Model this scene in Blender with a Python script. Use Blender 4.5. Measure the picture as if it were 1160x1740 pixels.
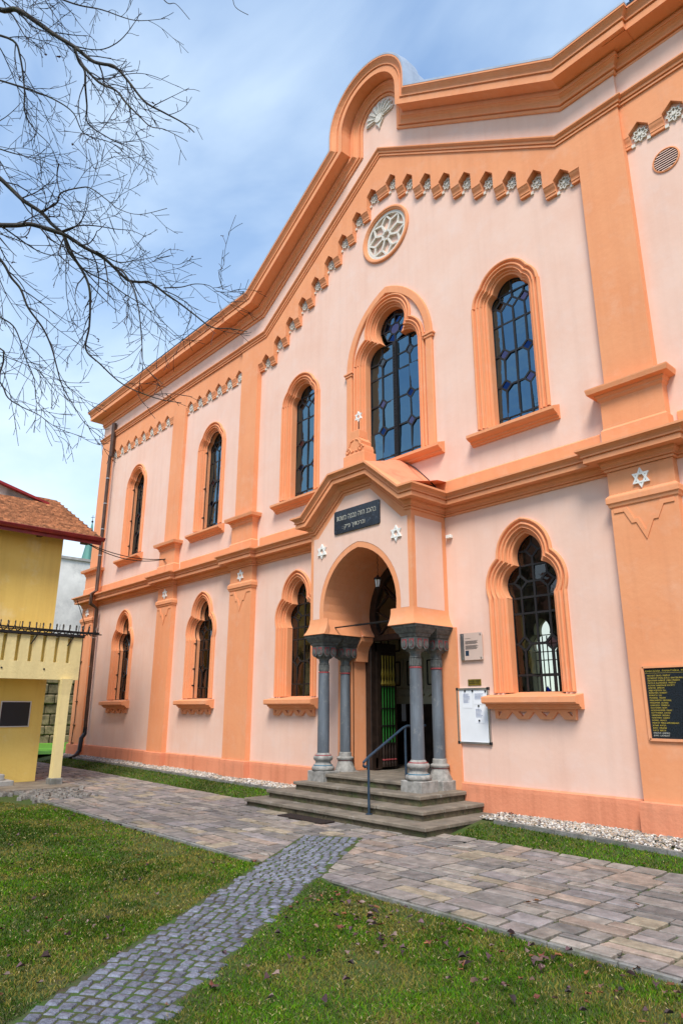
import bpy, bmesh, math, random
import numpy as np
from math import sin, cos, tan, pi, radians, sqrt, atan2, hypot
from mathutils import Vector, Matrix
from mathutils.geometry import tessellate_polygon

random.seed(11)
rng = np.random.default_rng(7)
scene = bpy.context.scene
for o in list(bpy.data.objects):
    bpy.data.objects.remove(o)
C = scene.collection

# ------------------------------------------------------------------ camera
CAM = Vector((9.534, -10.017, 1.6)); YAW, PITCH, ROLL, FPX = 47.93, 16.185, 0.13, 1150.33
def cam_axes():
    y, p, r = radians(YAW), radians(PITCH), radians(ROLL)
    f = Vector((-sin(y) * cos(p), cos(y) * cos(p), sin(p)))
    ri = Vector((cos(y), sin(y), 0)); up = ri.cross(f)
    return ri * cos(r) + up * sin(r), up * cos(r) - ri * sin(r), f
CR, CU, CF = cam_axes()
cd = bpy.data.cameras.new('camera'); co = bpy.data.objects.new('camera', cd); C.objects.link(co)
co.matrix_world = Matrix(((CR.x, CU.x, -CF.x, CAM.x), (CR.y, CU.y, -CF.y, CAM.y), (CR.z, CU.z, -CF.z, CAM.z), (0, 0, 0, 1)))
cd.sensor_fit = 'HORIZONTAL'; cd.sensor_width = 36.0; cd.lens = 36.0 * FPX / 1160.0
cd.clip_start = 0.05; cd.clip_end = 2000
scene.camera = co
def along(px, py, depth):
    """a point of the place at the given distance ahead of the photographer"""
    return CAM + (CF + CR * ((px - 580) / FPX) - CU * ((py - 870) / FPX)) * depth

# ------------------------------------------------------------------ sky, sun, exposure
SUN_DIR = Vector((0.60, -0.80, 0.0)).normalized(); SUN_EL = radians(54)
world = bpy.data.worlds.new('World'); scene.world = world; world.use_nodes = True
nt = world.node_tree; nt.nodes.clear()
def N(tree, kind, **kw):
    n = tree.nodes.new(kind)
    for k, v in kw.items():
        if k.startswith('i_'): n.inputs[k[2:]].default_value = v
        else: setattr(n, k, v)
    return n
sky = N(nt, 'ShaderNodeTexSky', sky_type='NISHITA', sun_disc=False)
sky.sun_elevation = SUN_EL; sky.sun_rotation = atan2(SUN_DIR.x, SUN_DIR.y); sky.air_density = 1.0; sky.dust_density = 0.4; sky.ozone_density = 2.2
bg = N(nt, 'ShaderNodeBackground'); bg.inputs['Strength'].default_value = 0.15
tc = N(nt, 'ShaderNodeTexCoord')
mp = N(nt, 'ShaderNodeMapping'); mp.inputs['Scale'].default_value = (1.2, 2.2, 3.4); mp.inputs['Rotation'].default_value = (0.3, 0.2, 0.6)
nz = N(nt, 'ShaderNodeTexNoise'); nz.inputs['Scale'].default_value = 1.3; nz.inputs['Detail'].default_value = 6; nz.inputs['Roughness'].default_value = 0.5; nz.inputs['Distortion'].default_value = 0.35
rp = N(nt, 'ShaderNodeValToRGB'); rp.color_ramp.elements[0].position = 0.40; rp.color_ramp.elements[1].position = 0.70
rp.color_ramp.elements[0].color = (0.15, 0.15, 0.15, 1); rp.color_ramp.elements[1].color = (0.62, 0.62, 0.62, 1)
# thin high cloud everywhere, thicker towards the horizon
sx = N(nt, 'ShaderNodeSeparateXYZ')
hz = N(nt, 'ShaderNodeMapRange'); hz.inputs['From Min'].default_value = 0.0; hz.inputs['From Max'].default_value = 0.85; hz.inputs['To Min'].default_value = 0.75; hz.inputs['To Max'].default_value = 0.0
ad = N(nt, 'ShaderNodeMath', operation='ADD', use_clamp=True)
mx = N(nt, 'ShaderNodeMix', data_type='RGBA'); mx.inputs[7].default_value = (3.95, 4.7, 5.4, 1)
nt.links.new(tc.outputs['Generated'], mp.inputs['Vector']); nt.links.new(mp.outputs[0], nz.inputs['Vector'])
nt.links.new(nz.outputs['Fac'], rp.inputs[0]); nt.links.new(tc.outputs['Generated'], sx.inputs[0]); nt.links.new(sx.outputs['Z'], hz.inputs['Value'])
nt.links.new(rp.outputs[0], ad.inputs[0]); nt.links.new(hz.outputs[0], ad.inputs[1])
nt.links.new(ad.outputs[0], mx.inputs[0]); hs0 = N(nt, 'ShaderNodeHueSaturation'); hs0.inputs['Saturation'].default_value = 1.42; nt.links.new(sky.outputs[0], hs0.inputs['Color']); nt.links.new(hs0.outputs[0], mx.inputs[6]); nt.links.new(mx.outputs[2], bg.inputs['Color'])
wo = N(nt, 'ShaderNodeOutputWorld'); nt.links.new(bg.outputs[0], wo.inputs[0])
sl = bpy.data.lights.new('sun', 'SUN'); sl.energy = 2.65; sl.angle = radians(20); sl.color = (1.0, 0.94, 0.84)
so = bpy.data.objects.new('sun', sl); C.objects.link(so)
sd = Vector((SUN_DIR.x * cos(SUN_EL), SUN_DIR.y * cos(SUN_EL), sin(SUN_EL)))
so.rotation_euler = sd.to_track_quat('Z', 'Y').to_euler(); so.location = (0, -30, 40)
scene.view_settings.view_transform = 'Standard'; scene.view_settings.look = 'None'
scene.view_settings.exposure = 0.7; scene.view_settings.gamma = 1.0; scene.view_settings.use_curve_mapping = False
scene.render.engine = 'CYCLES'

# ------------------------------------------------------------------ materials
MATS = {}
def mat(name, col, rough=0.85, var=0.12, scale=2.0, bump=0.0, bscale=40.0, metal=0.0, spec=0.4, col2=None, attr=False, stain=None, detail=6.0, streak=False, rnd=0.0, rain=0.0):
    m = bpy.data.materials.new(name); m.use_nodes = True; t = m.node_tree; b = t.nodes['Principled BSDF']
    L = t.links.new
    tcn = N(t, 'ShaderNodeTexCoord'); geo = N(t, 'ShaderNodeNewGeometry')
    pos = geo.outputs['Position']
    if streak:
        mpp = N(t, 'ShaderNodeMapping'); mpp.inputs['Scale'].default_value = (1, 1, 0.16); L(pos, mpp.inputs['Vector']); pos2 = mpp.outputs[0]
    else: pos2 = pos
    n1 = N(t, 'ShaderNodeTexNoise'); n1.inputs['Scale'].default_value = scale; n1.inputs['Detail'].default_value = detail; n1.inputs['Roughness'].default_value = 0.62
    L(pos2, n1.inputs['Vector'])
    mixn = N(t, 'ShaderNodeMix', data_type='RGBA')
    c2 = col2 if col2 else tuple(max(0, c * (1 - var * 2)) for c in col)
    c1 = col if col2 else tuple(min(1, c * (1 + var)) for c in col)
    mixn.inputs[6].default_value = (*c1, 1); mixn.inputs[7].default_value = (*c2, 1)
    mr = N(t, 'ShaderNodeMapRange'); mr.inputs['From Min'].default_value = 0.32; mr.inputs['From Max'].default_value = 0.68
    L(n1.outputs['Fac'], mr.inputs['Value']); L(mr.outputs[0], mixn.inputs[0])
    out = mixn.outputs[2]
    if attr:
        at = N(t, 'ShaderNodeAttribute'); at.attribute_name = 'col'
        mu = N(t, 'ShaderNodeMix', data_type='RGBA', blend_type='MULTIPLY'); mu.inputs[0].default_value = 1.0
        L(out, mu.inputs[6]); L(at.outputs['Color'], mu.inputs[7]); out = mu.outputs[2]
    if rnd:
        oi = N(t, 'ShaderNodeObjectInfo'); mr2 = N(t, 'ShaderNodeMapRange'); mr2.inputs['To Min'].default_value = 1 - rnd; mr2.inputs['To Max'].default_value = 1 + rnd
        L(oi.outputs['Random'], mr2.inputs['Value'])
        hv = N(t, 'ShaderNodeHueSaturation'); L(mr2.outputs[0], hv.inputs['Value']); L(out, hv.inputs['Color']); out = hv.outputs[0]
    if stain:
        n2 = N(t, 'ShaderNodeTexNoise'); n2.inputs['Scale'].default_value = stain[1]; n2.inputs['Detail'].default_value = 7; n2.inputs['Roughness'].default_value = 0.7
        L(pos, n2.inputs['Vector'])
        r2 = N(t, 'ShaderNodeMapRange'); r2.inputs['From Min'].default_value = stain[2]; r2.inputs['From Max'].default_value = stain[3]; r2.inputs['To Max'].default_value = stain[4]
        L(n2.outputs['Fac'], r2.inputs['Value'])
        m3 = N(t, 'ShaderNodeMix', data_type='RGBA'); m3.inputs[7].default_value = (*stain[0], 1); L(r2.outputs[0], m3.inputs[0]); L(out, m3.inputs[6]); out = m3.outputs[2]
    if rain:   # old rain runs in the paint, a pattern of their own
        m4 = N(t, 'ShaderNodeMapping'); m4.inputs['Scale'].default_value = (2.6, 2.6, 0.13); L(pos, m4.inputs['Vector'])
        n4 = N(t, 'ShaderNodeTexNoise'); n4.inputs['Scale'].default_value = 2.0; n4.inputs['Detail'].default_value = 6; n4.inputs['Roughness'].default_value = 0.6; L(m4.outputs[0], n4.inputs['Vector'])
        r4 = N(t, 'ShaderNodeMapRange'); r4.inputs['From Min'].default_value = 0.48; r4.inputs['From Max'].default_value = 0.78; r4.inputs['To Max'].default_value = rain; L(n4.outputs['Fac'], r4.inputs['Value'])
        m5 = N(t, 'ShaderNodeMix', data_type='RGBA', blend_type='MULTIPLY'); m5.inputs[7].default_value = (0.62, 0.52, 0.48, 1); L(r4.outputs[0], m5.inputs[0]); L(out, m5.inputs[6]); out = m5.outputs[2]
    L(out, b.inputs['Base Color']); b.inputs['Roughness'].default_value = rough; b.inputs['Metallic'].default_value = metal
    b.inputs['Specular IOR Level'].default_value = spec
    if bump:
        n3 = N(t, 'ShaderNodeTexNoise'); n3.inputs['Scale'].default_value = bscale; n3.inputs['Detail'].default_value = 5; L(pos, n3.inputs['Vector'])
        bp = N(t, 'ShaderNodeBump'); bp.inputs['Strength'].default_value = bump; bp.inputs['Distance'].default_value = 0.02
        L(n3.outputs['Fac'], bp.inputs['Height']); L(bp.outputs[0], b.inputs['Normal'])
    MATS[name] = m; return m
M = MATS
mat('wall_plaster', (0.82, 0.57, 0.465), 0.9, 0.0, 0.9, 0.13, 9, col2=(0.785, 0.505, 0.395), stain=((0.80, 0.60, 0.53), 2.2, 0.5, 0.75, 0.6), rain=0.16)
mat('trim_plaster', (0.81, 0.345, 0.165), 0.88, 0.0, 1.3, 0.18, 12, col2=(0.77, 0.295, 0.13), stain=((0.81, 0.43, 0.265), 2.6, 0.5, 0.75, 0.6), rain=0.2)
mat('plinth_plaster', (0.75, 0.29, 0.16), 0.9, 0.0, 1.3, 0.3, 20, col2=(0.68, 0.245, 0.13), stain=((0.5, 0.22, 0.13), 1.7, 0.55, 0.8, 0.7), rain=0.6)
mat('white_relief', (0.70, 0.66, 0.59), 0.8, 0.08, 30, 0.3, 60, stain=((0.45, 0.40, 0.34), 25, 0.52, 0.75, 0.6))
mat('white_paint', (0.83, 0.82, 0.78), 0.55, 0.03, 5)
mat('column_stone', (0.125, 0.145, 0.17), 0.6, 0.2, 7, 0.3, 60, streak=True, stain=((0.30, 0.29, 0.27), 9, 0.56, 0.74, 0.7), spec=0.4)
mat('column_base', (0.33, 0.315, 0.29), 0.75, 0.2, 9, 0.35, 45, stain=((0.16, 0.16, 0.15), 8, 0.52, 0.72, 0.7))
mat('capital_stone', (0.115, 0.12, 0.115), 0.7, 0.25, 14, 0.35, 60, stain=((0.25, 0.24, 0.21), 12, 0.55, 0.75, 0.6))
mat('red_paint', (0.30, 0.05, 0.055), 0.7, 0.2, 20)
mat('blue_paint', (0.05, 0.18, 0.28), 0.7, 0.2, 20)
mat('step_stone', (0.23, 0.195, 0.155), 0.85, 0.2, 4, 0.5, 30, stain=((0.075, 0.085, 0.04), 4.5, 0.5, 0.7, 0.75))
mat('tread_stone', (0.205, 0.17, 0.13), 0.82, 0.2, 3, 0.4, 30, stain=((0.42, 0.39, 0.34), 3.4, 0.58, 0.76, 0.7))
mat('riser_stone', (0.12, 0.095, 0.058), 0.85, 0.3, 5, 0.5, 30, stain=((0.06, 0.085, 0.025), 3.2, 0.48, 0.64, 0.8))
mat('lead', (0.012, 0.012, 0.013), 0.5, 0.1, 10)
mat('dark_wood', (0.028, 0.016, 0.011), 0.5, 0.3, 6, 0.2, 30)
mat('dark_iron', (0.02, 0.018, 0.018), 0.5, 0.2, 10, metal=0.3)
mat('rail_paint', (0.022, 0.045, 0.075), 0.35, 0.1, 10, spec=0.5)
mat('pipe_brown', (0.085, 0.045, 0.03), 0.42, 0.25, 3, metal=0.2)
mat('pipe_black', (0.012, 0.013, 0.018), 0.35, 0.1, 5)
mat('sheet_metal', (0.50, 0.54, 0.60), 0.4, 0.06, 2, metal=0.35)
mat('roof_edge', (0.05, 0.06, 0.085), 0.35, 0.2, 4, metal=0.5)
mat('steel', (0.55, 0.55, 0.56), 0.35, 0.05, 5, metal=0.9)
mat('flag', (0.5, 0.5, 0.5), 0.8, 0.22, 6, 0.6, 22, attr=True, stain=((0.13, 0.12, 0.095), 3.4, 0.53, 0.74, 0.7))
mat('cobble', (0.5, 0.5, 0.5), 0.6, 0.25, 26, 0.7, 60, attr=True, rnd=0.25)
mat('joint_soil', (0.05, 0.047, 0.03), 0.95, 0.0, 3, 0.5, 60, col2=(0.05, 0.085, 0.02))
mat('soil', (0.075, 0.08, 0.02), 0.95, 0.0, 5.0, 0.9, 90, col2=(0.045, 0.10, 0.012), stain=((0.11, 0.09, 0.035), 1.2, 0.5, 0.7, 0.6))
mat('far_grass', (0.11, 0.29, 0.02), 0.9, 0.3, 1.0, 0.5, 30)  # green lightened so the far lawn looks sunlit
mat('grass', (1, 1, 1), 0.8, 0.0, 3, attr=True, spec=0.08)
mat('pebble', (1, 1, 1), 0.7, 0.0, 3, attr=True)
mat('kerb', (0.22, 0.215, 0.20), 0.85, 0.2, 6, 0.4, 40, stain=((0.07, 0.085, 0.035), 4, 0.48, 0.66, 0.7))
mat('bark', (0.05, 0.042, 0.037), 0.85, 0.3, 8, 0.6, 40, stain=((0.09, 0.11, 0.025), 6, 0.55, 0.7, 0.6))
mat('twig', (0.03, 0.024, 0.027), 0.75, 0.2, 8)
mat('dead_leaf', (0.5, 0.5, 0.5), 0.75, 0.3, 12, attr=True, rnd=0.3)
mat('yellow_plaster', (0.84, 0.60, 0.17), 0.9, 0.0, 0.6, 0.3, 14, col2=(0.80, 0.54, 0.13), stain=((0.84, 0.70, 0.40), 1.1, 0.52, 0.72, 0.7), rain=0.3)
mat('balcony_plaster', (0.76, 0.62, 0.30), 0.9, 0.08, 2, 0.3, 18, streak=True, stain=((0.36, 0.30, 0.17), 2.2, 0.58, 0.8, 0.5))
mat('tile_red', (0.31, 0.155, 0.08), 0.85, 0.3, 9, 0.2, 30, attr=True)
mat('gutter_red', (0.27, 0.018, 0.022), 0.4, 0.15, 4, spec=0.5)
mat('concrete', (0.42, 0.40, 0.37), 0.9, 0.25, 1.5, 0.4, 20, streak=True, stain=((0.13, 0.13, 0.12), 1.2, 0.5, 0.75, 0.6))
mat('pale_render', (0.80, 0.77, 0.72), 0.9, 0.15, 0.4, 0.2, 10, stain=((0.36, 0.35, 0.34), 0.5, 0.48, 0.68, 0.7))
mat('stone_block', (0.21, 0.165, 0.095), 0.9, 0.35, 3, 0.8, 18, rnd=0.3, stain=((0.06, 0.05, 0.03), 3, 0.52, 0.7, 0.7))
mat('copper_green', (0.10, 0.26, 0.22), 0.6, 0.35, 0.5, streak=True)
mat('brass', (0.30, 0.22, 0.035), 0.4, 0.15, 20, metal=0.6)
mat('black_print', (0.02, 0.02, 0.022), 0.6, 0.0)
mat('board_white', (0.80, 0.82, 0.85), 0.25, 0.02, 3, spec=0.5)
mat('paper', (0.82, 0.84, 0.88), 0.7, 0.02, 3)
mat('print_blue', (0.10, 0.14, 0.30), 0.6, 0.0)
mat('granite_dark', (0.018, 0.024, 0.032), 0.22, 0.6, 70, spec=0.5, stain=((0.10, 0.12, 0.14), 90, 0.6, 0.75, 0.8))
mat('marble_dark', (0.012, 0.018, 0.03), 0.2, 0.3, 5, spec=0.5, stain=((0.10, 0.13, 0.18), 7, 0.56, 0.68, 0.6))
mat('gold', (0.62, 0.47, 0.07), 0.4, 0.05, 20, metal=0.3)
mat('pale_letter', (0.45, 0.44, 0.38), 0.6, 0.05, 20)
mat('screen_black', (0.012, 0.012, 0.016), 0.35, 0.1, 3)
mat('interior_wall', (0.52, 0.47, 0.33), 0.9, 0.06, 1)
mat('interior_panel', (0.45, 0.41, 0.30), 0.7, 0.06, 4)
mat('green_paint', (0.02, 0.17, 0.025), 0.5, 0.1, 8)
mat('mat_brown', (0.03, 0.018, 0.014), 0.95, 0.3, 60, 0.8, 120)
mat('lime_globe', (0.30, 0.50, 0.03), 0.35, 0.05, 4)
mat('roof_red', (0.30, 0.115, 0.06), 0.9, 0.25, 3, 0.4, 20)
mat('beige_render', (0.42, 0.36, 0.25), 0.9, 0.1, 1)
mat('lens', (0.75, 0.78, 0.78), 0.3, 0.02)

def glass(name, tint, refl_ior=1.9, trans=0.55, rough=0.02, sheen=(0.95, 0.97, 1.0)):
    m = bpy.data.materials.new(name); m.use_nodes = True; t = m.node_tree; t.nodes.clear(); L = t.links.new
    tr = N(t, 'ShaderNodeBsdfTransparent'); tr.inputs[0].default_value = (*[c * trans for c in tint], 1)
    gl = N(t, 'ShaderNodeBsdfGlossy'); gl.inputs['Roughness'].default_value = rough; gl.inputs['Color'].default_value = (*sheen, 1)
    fr = N(t, 'ShaderNodeFresnel'); fr.inputs['IOR'].default_value = refl_ior
    geo = N(t, 'ShaderNodeNewGeometry'); nz = N(t, 'ShaderNodeTexNoise'); nz.inputs['Scale'].default_value = 3.0; nz.inputs['Detail'].default_value = 3
    bp = N(t, 'ShaderNodeBump'); bp.inputs['Strength'].default_value = 0.3; bp.inputs['Distance'].default_value = 0.03
    L(geo.outputs['Position'], nz.inputs['Vector']); L(nz.outputs['Fac'], bp.inputs['Height']); L(bp.outputs[0], gl.inputs['Normal'])
    ms = N(t, 'ShaderNodeMixShader'); L(fr.outputs[0], ms.inputs[0]); L(tr.outputs[0], ms.inputs[1]); L(gl.outputs[0], ms.inputs[2])
    o = N(t, 'ShaderNodeOutputMaterial'); L(ms.outputs[0], o.inputs[0]); MATS[name] = m; return m
glass('glass_sky', (0.35, 0.45, 0.5), 2.8, 0.3, 0.03, (0.42, 0.74, 1.0))  # blue of the mirrored sky put into the gloss tint
glass('glass_blue', (0.03, 0.10, 0.55), 1.9, 0.9, 0.02, (0.15, 0.35, 1.0))
glass('glass_violet', (0.25, 0.15, 0.35), 2.2, 0.5, 0.02, (0.7, 0.6, 1.0))
glass('glass_teal', (0.10, 0.40, 0.45), 1.8, 0.6)
glass('glass_low', (0.88, 0.86, 0.70), 1.7, 0.92)
glass('glass_dark', (0.10, 0.05, 0.05), 1.5, 0.5)
mat('frosted', (0.62, 0.47, 0.40), 0.25, 0.03, 3, spec=0.5)
mat('moss_joint', (0.07, 0.05, 0.03), 0.95, 0.0, 7, 0.8, 110, col2=(0.05, 0.12, 0.012), stain=((0.10, 0.08, 0.05), 9, 0.55, 0.7, 0.6))
glass('glass_plate', (0.9, 0.88, 0.85), 1.45, 0.95)

# ------------------------------------------------------------------ helpers
class MB:
    def __init__(s): s.v = []; s.f = []
    def add(s, vs, fs):
        b = len(s.v); s.v += [tuple(p) for p in vs]; s.f += [tuple(i + b for i in f) for f in fs]; return s
    def box(s, x0, x1, y0, y1, z0, z1):
        return s.add([(x0, y0, z0), (x1, y0, z0), (x1, y1, z0), (x0, y1, z0), (x0, y0, z1), (x1, y0, z1), (x1, y1, z1), (x0, y1, z1)],
                     [(0, 3, 2, 1), (4, 5, 6, 7), (0, 1, 5, 4), (1, 2, 6, 5), (2, 3, 7, 6), (3, 0, 4, 7)])
    def cbox(s, x0, x1, y0, y1, z0, z1, c=0.01):
        """box with chamfered edges"""
        vs = []
        for z, i in ((z0, c), (z0 + c, 0), (z1 - c, 0), (z1, c)):
            a = [(x0 + i + (c if not i else 0), y0 + i), (x1 - i - (c if not i else 0), y0 + i), (x1 - i, y0 + i + (c if not i else 0)), (x1 - i, y1 - i - (c if not i else 0)), (x1 - i - (c if not i else 0), y1 - i), (x0 + i + (c if not i else 0), y1 - i), (x0 + i, y1 - i - (c if not i else 0)), (x0 + i, y0 + i + (c if not i else 0))]
            vs += [(p[0], p[1], z) for p in a]
        fs = [tuple(range(7, -1, -1)), tuple(range(24, 32))]
        for k in range(3):
            for j in range(8): fs.append((k * 8 + j, k * 8 + (j + 1) % 8, k * 8 + 8 + (j + 1) % 8, k * 8 + 8 + j))
        return s.add(vs, fs)
    def prism(s, poly, y0, y1, plane='xz'):
        n = len(poly)
        if plane == 'xz': A = [(p[0], y0, p[1]) for p in poly]; B = [(p[0], y1, p[1]) for p in poly]
        elif plane == 'xy': A = [(p[0], p[1], y0) for p in poly]; B = [(p[0], p[1], y1) for p in poly]
        else: A = [(y0, p[0], p[1]) for p in poly]; B = [(y1, p[0], p[1]) for p in poly]
        tri = tessellate_polygon([[Vector((p[0], p[1], 0)) for p in poly]])
        fs = [tuple(t) for t in tri] + [tuple(i + n for i in t[::-1]) for t in tri]
        fs += [(i, (i + 1) % n, (i + 1) % n + n, i + n) for i in range(n)]
        return s.add(A + B, fs)
    def sheet(s, outer, holes, y0, y1):
        loops = [outer] + holes; pts = [p for l in loops for p in l]; n = len(pts)
        tri = tessellate_polygon([[Vector((p[0], p[1], 0)) for p in l] for l in loops])
        vs = [(p[0], y0, p[1]) for p in pts] + [(p[0], y1, p[1]) for p in pts]
        fs = [tuple(t) for t in tri] + [tuple(i + n for i in t[::-1]) for t in tri]
        b = 0
        for l in loops:
            m = len(l); fs += [(b + i, b + (i + 1) % m, b + (i + 1) % m + n, b + i + n) for i in range(m)]; b += m
        return s.add(vs, fs)
    def rings(s, rings, closed=False, cap=False):
        n = len(rings[0]); vs = [p for r in rings for p in r]; fs = []
        for k in range(len(rings) - 1):
            for j in range(n if closed else n - 1):
                a, b = k * n + j, k * n + (j + 1) % n
                fs.append((a, b, b + n, a + n))
        if cap: fs.append(tuple(range(n - 1, -1, -1))); fs.append(tuple(range((len(rings) - 1) * n, len(rings) * n)))
        return s.add(vs, fs)
    def lathe(s, prof, cx, cy, n=20, z0=0.0):
        R = [[(cx + r * cos(2 * pi * j / n), cy + r * sin(2 * pi * j / n), z0 + z) for j in range(n)] for r, z in prof]
        return s.rings(R, True, True)
    def tube(s, path, r, n=6):
        P = [Vector(p) for p in path]; R = []
        rr = r if isinstance(r, (list, tuple)) else [r] * len(P)
        ref = Vector((0.31, 0.27, 0.91)).normalized()
        for i, p in enumerate(P):
            t = (P[min(i + 1, len(P) - 1)] - P[max(i - 1, 0)])
            t = t.normalized() if t.length > 1e-9 else Vector((0, 0, 1))
            a = t.cross(ref)
            if a.length < 0.05: a = t.cross(Vector((1, 0, 0)))
            a.normalize(); b = t.cross(a)
            R.append([tuple(p + (a * cos(2 * pi * j / n) + b * sin(2 * pi * j / n)) * rr[i]) for j in range(n)])
        return s.rings(R, True, True)
    def bar(s, a, b, w, y0, y1):
        """flat bar in the facade plane between two (x,z) points"""
        dx, dz = b[0] - a[0], b[1] - a[1]; l = hypot(dx, dz) or 1; nx, nz = -dz / l * w / 2, dx / l * w / 2
        return s.prism([(a[0] + nx, a[1] + nz), (a[0] - nx, a[1] - nz), (b[0] - nx, b[1] - nz), (b[0] + nx, b[1] + nz)], y0, y1)
    def mesh(s, name):
        me = bpy.data.meshes.new(name); me.from_pydata(s.v, [], s.f); me.validate(); me.update()
        bm = bmesh.new(); bm.from_mesh(me); bmesh.ops.recalc_face_normals(bm, faces=bm.faces); bm.to_mesh(me); bm.free()
        return me
    def build(s, name, material, parent=None, smooth=None):
        o = bpy.data.objects.new(name, s.mesh(name)); C.objects.link(o)
        o.data.materials.append(M[material] if isinstance(material, str) else material)
        if smooth: shade(o.data, smooth)
        if parent: attach(o, parent)
        return o
def shade(me, ang=35):
    me.polygons.foreach_set('use_smooth', [True] * len(me.polygons))
    bm = bmesh.new(); bm.from_mesh(me)
    for e in bm.edges:
        if len(e.link_faces) == 2 and e.calc_face_angle(0) > radians(ang): e.smooth = False
    bm.to_mesh(me); bm.free()
def attach(o, parent):
    o.parent = parent
    if parent.type == 'EMPTY': o.matrix_parent_inverse = Matrix.Translation(-parent.location)
def thing(name, label, cat, loc=(0, 0, 0), group=None):
    e = bpy.data.objects.new(name, None); C.objects.link(e); e.location = loc; e.empty_display_size = 0.2
    return tag(e, label, cat, group)
def tag(o, label=None, cat=None, group=None, kind=None):
    if label: o['label'] = label
    if cat: o['category'] = cat
    if group: o['group'] = group
    if kind: o['kind'] = kind
    return o
def dup(o, parent, loc=None):
    c = o.copy(); C.objects.link(c); c.parent = parent
    if loc: c.location = loc
    for ch in o.children: dup(ch, c)
    return c
def colour(me, cols):
    """one colour for each vertex"""
    a = me.attributes.new('col', 'FLOAT_COLOR', 'POINT')
    arr = np.ones((len(me.vertices), 4), np.float32); arr[:, :3] = cols; a.data.foreach_set('color', arr.ravel())
def clip(poly, nx, ny, d):
    """keep the part of a polygon where nx*x + ny*y <= d"""
    out = []
    for i in range(len(poly)):
        p, q = poly[i], poly[(i + 1) % len(poly)]
        a, b = nx * p[0] + ny * p[1] - d, nx * q[0] + ny * q[1] - d
        if a <= 0: out.append(p)
        if (a < 0 < b) or (b < 0 < a):
            t = a / (a - b); out.append((p[0] + (q[0] - p[0]) * t, p[1] + (q[1] - p[1]) * t))
    return out
def clip_convex(subject, cell):
    ar = sum(cell[i][0] * cell[(i + 1) % len(cell)][1] - cell[(i + 1) % len(cell)][0] * cell[i][1] for i in range(len(cell)))
    c = cell if ar > 0 else cell[::-1]
    for i in range(len(c)):
        p, q = c[i], c[(i + 1) % len(c)]
        nx, ny = q[1] - p[1], -(q[0] - p[0])
        subject = clip(subject, nx, ny, nx * p[0] + ny * p[1])
        if len(subject) < 3: return []
    out = []
    for p in subject:
        if not out or hypot(p[0] - out[-1][0], p[1] - out[-1][1]) > 0.004: out.append(p)
    if len(out) > 2 and hypot(out[0][0] - out[-1][0], out[0][1] - out[-1][1]) <= 0.004: out.pop()
    return out if len(out) > 2 else []
def area(p): return 0.5 * sum(p[i][0] * p[(i + 1) % len(p)][1] - p[(i + 1) % len(p)][0] * p[i][1] for i in range(len(p)))
def inset(poly, w):
    if area(poly) < 0: poly = poly[::-1]
    n = len(poly); out = []
    for i in range(n):
        p0, p1, p2 = poly[i - 1], poly[i], poly[(i + 1) % n]
        a = (p1[0] - p0[0], p1[1] - p0[1]); b = (p2[0] - p1[0], p2[1] - p1[1]); la, lb = hypot(*a) or 1, hypot(*b) or 1
        n1 = (-a[1] / la, a[0] / la); n2 = (-b[1] / lb, b[0] / lb); k = 1 + n1[0] * n2[0] + n1[1] * n2[1]
        k = max(k, 0.35); out.append((p1[0] + (n1[0] + n2[0]) / k * w, p1[1] + (n1[1] + n2[1]) / k * w))
    return poly, out
def sweep(mb, path, prof):
    """path: (P, protrude vector, up vector) per vertex; prof: (d, h)"""
    R = [[tuple(Vector(P) + Vector(Nv) * d + Vector(Uv) * h) for d, h in prof] for P, Nv, Uv in path]
    return mb.rings(R, False, False)

# ================================================================== GROUND
def sstep(a, b, x):
    t = min(1, max(0, (x - a) / (b - a))); return t * t * (3 - 2 * t)
def g(x, y):
    return -0.2 + 0.17 * sstep(-1.75, -0.45, y) + 0.06 * sstep(-2, -12, x)
def axis(vals):
    out = []
    for a, b, st in vals:
        n = max(1, int(round((b - a) / st))); out += [a + (b - a) * i / n for i in range(n)]
    return out + [vals[-1][1]]
gx = axis([(-600, -60, 90), (-60, -26, 5), (-26, -12, 1), (-12, 10, 0.5), (10, 40, 5), (40, 600, 93)])
gy = axis([(-600, -60, 90), (-60, -20, 8), (-20, -6, 1), (-6, -2, 0.5), (-2, 0, 0.13), (0, 40, 5), (40, 600, 93)])
mb = MB(); W_ = len(gx)
mb.v = [(x, y, g(x, y) - 0.035) for y in gy for x in gx]
mb.f = [(j * W_ + i, j * W_ + i + 1, (j + 1) * W_ + i + 1, (j + 1) * W_ + i) for j in range(len(gy) - 1) for i in range(W_ - 1)]
ground = mb.build('ground', 'soil', smooth=60); tag(ground, 'dark mossy soil under the lawn and paving', kind='structure')

# cobbled strip: runs from the flagstone path diagonally to the lower left corner
ST0 = Vector((1.45, -2.87)); SD = Vector((0.573, -0.8195)); SN = Vector((0.8195, 0.573)); SHW = 0.43; SLEN = 7.4
def strip_tu(x, y):
    d = Vector((x, y)) - ST0; return d.dot(SD), d.dot(SN)
PATH_Y0, PATH_Y1, PATH_X0, PATH_X1 = -4.62, -1.5, -17.0, 9.6

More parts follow.
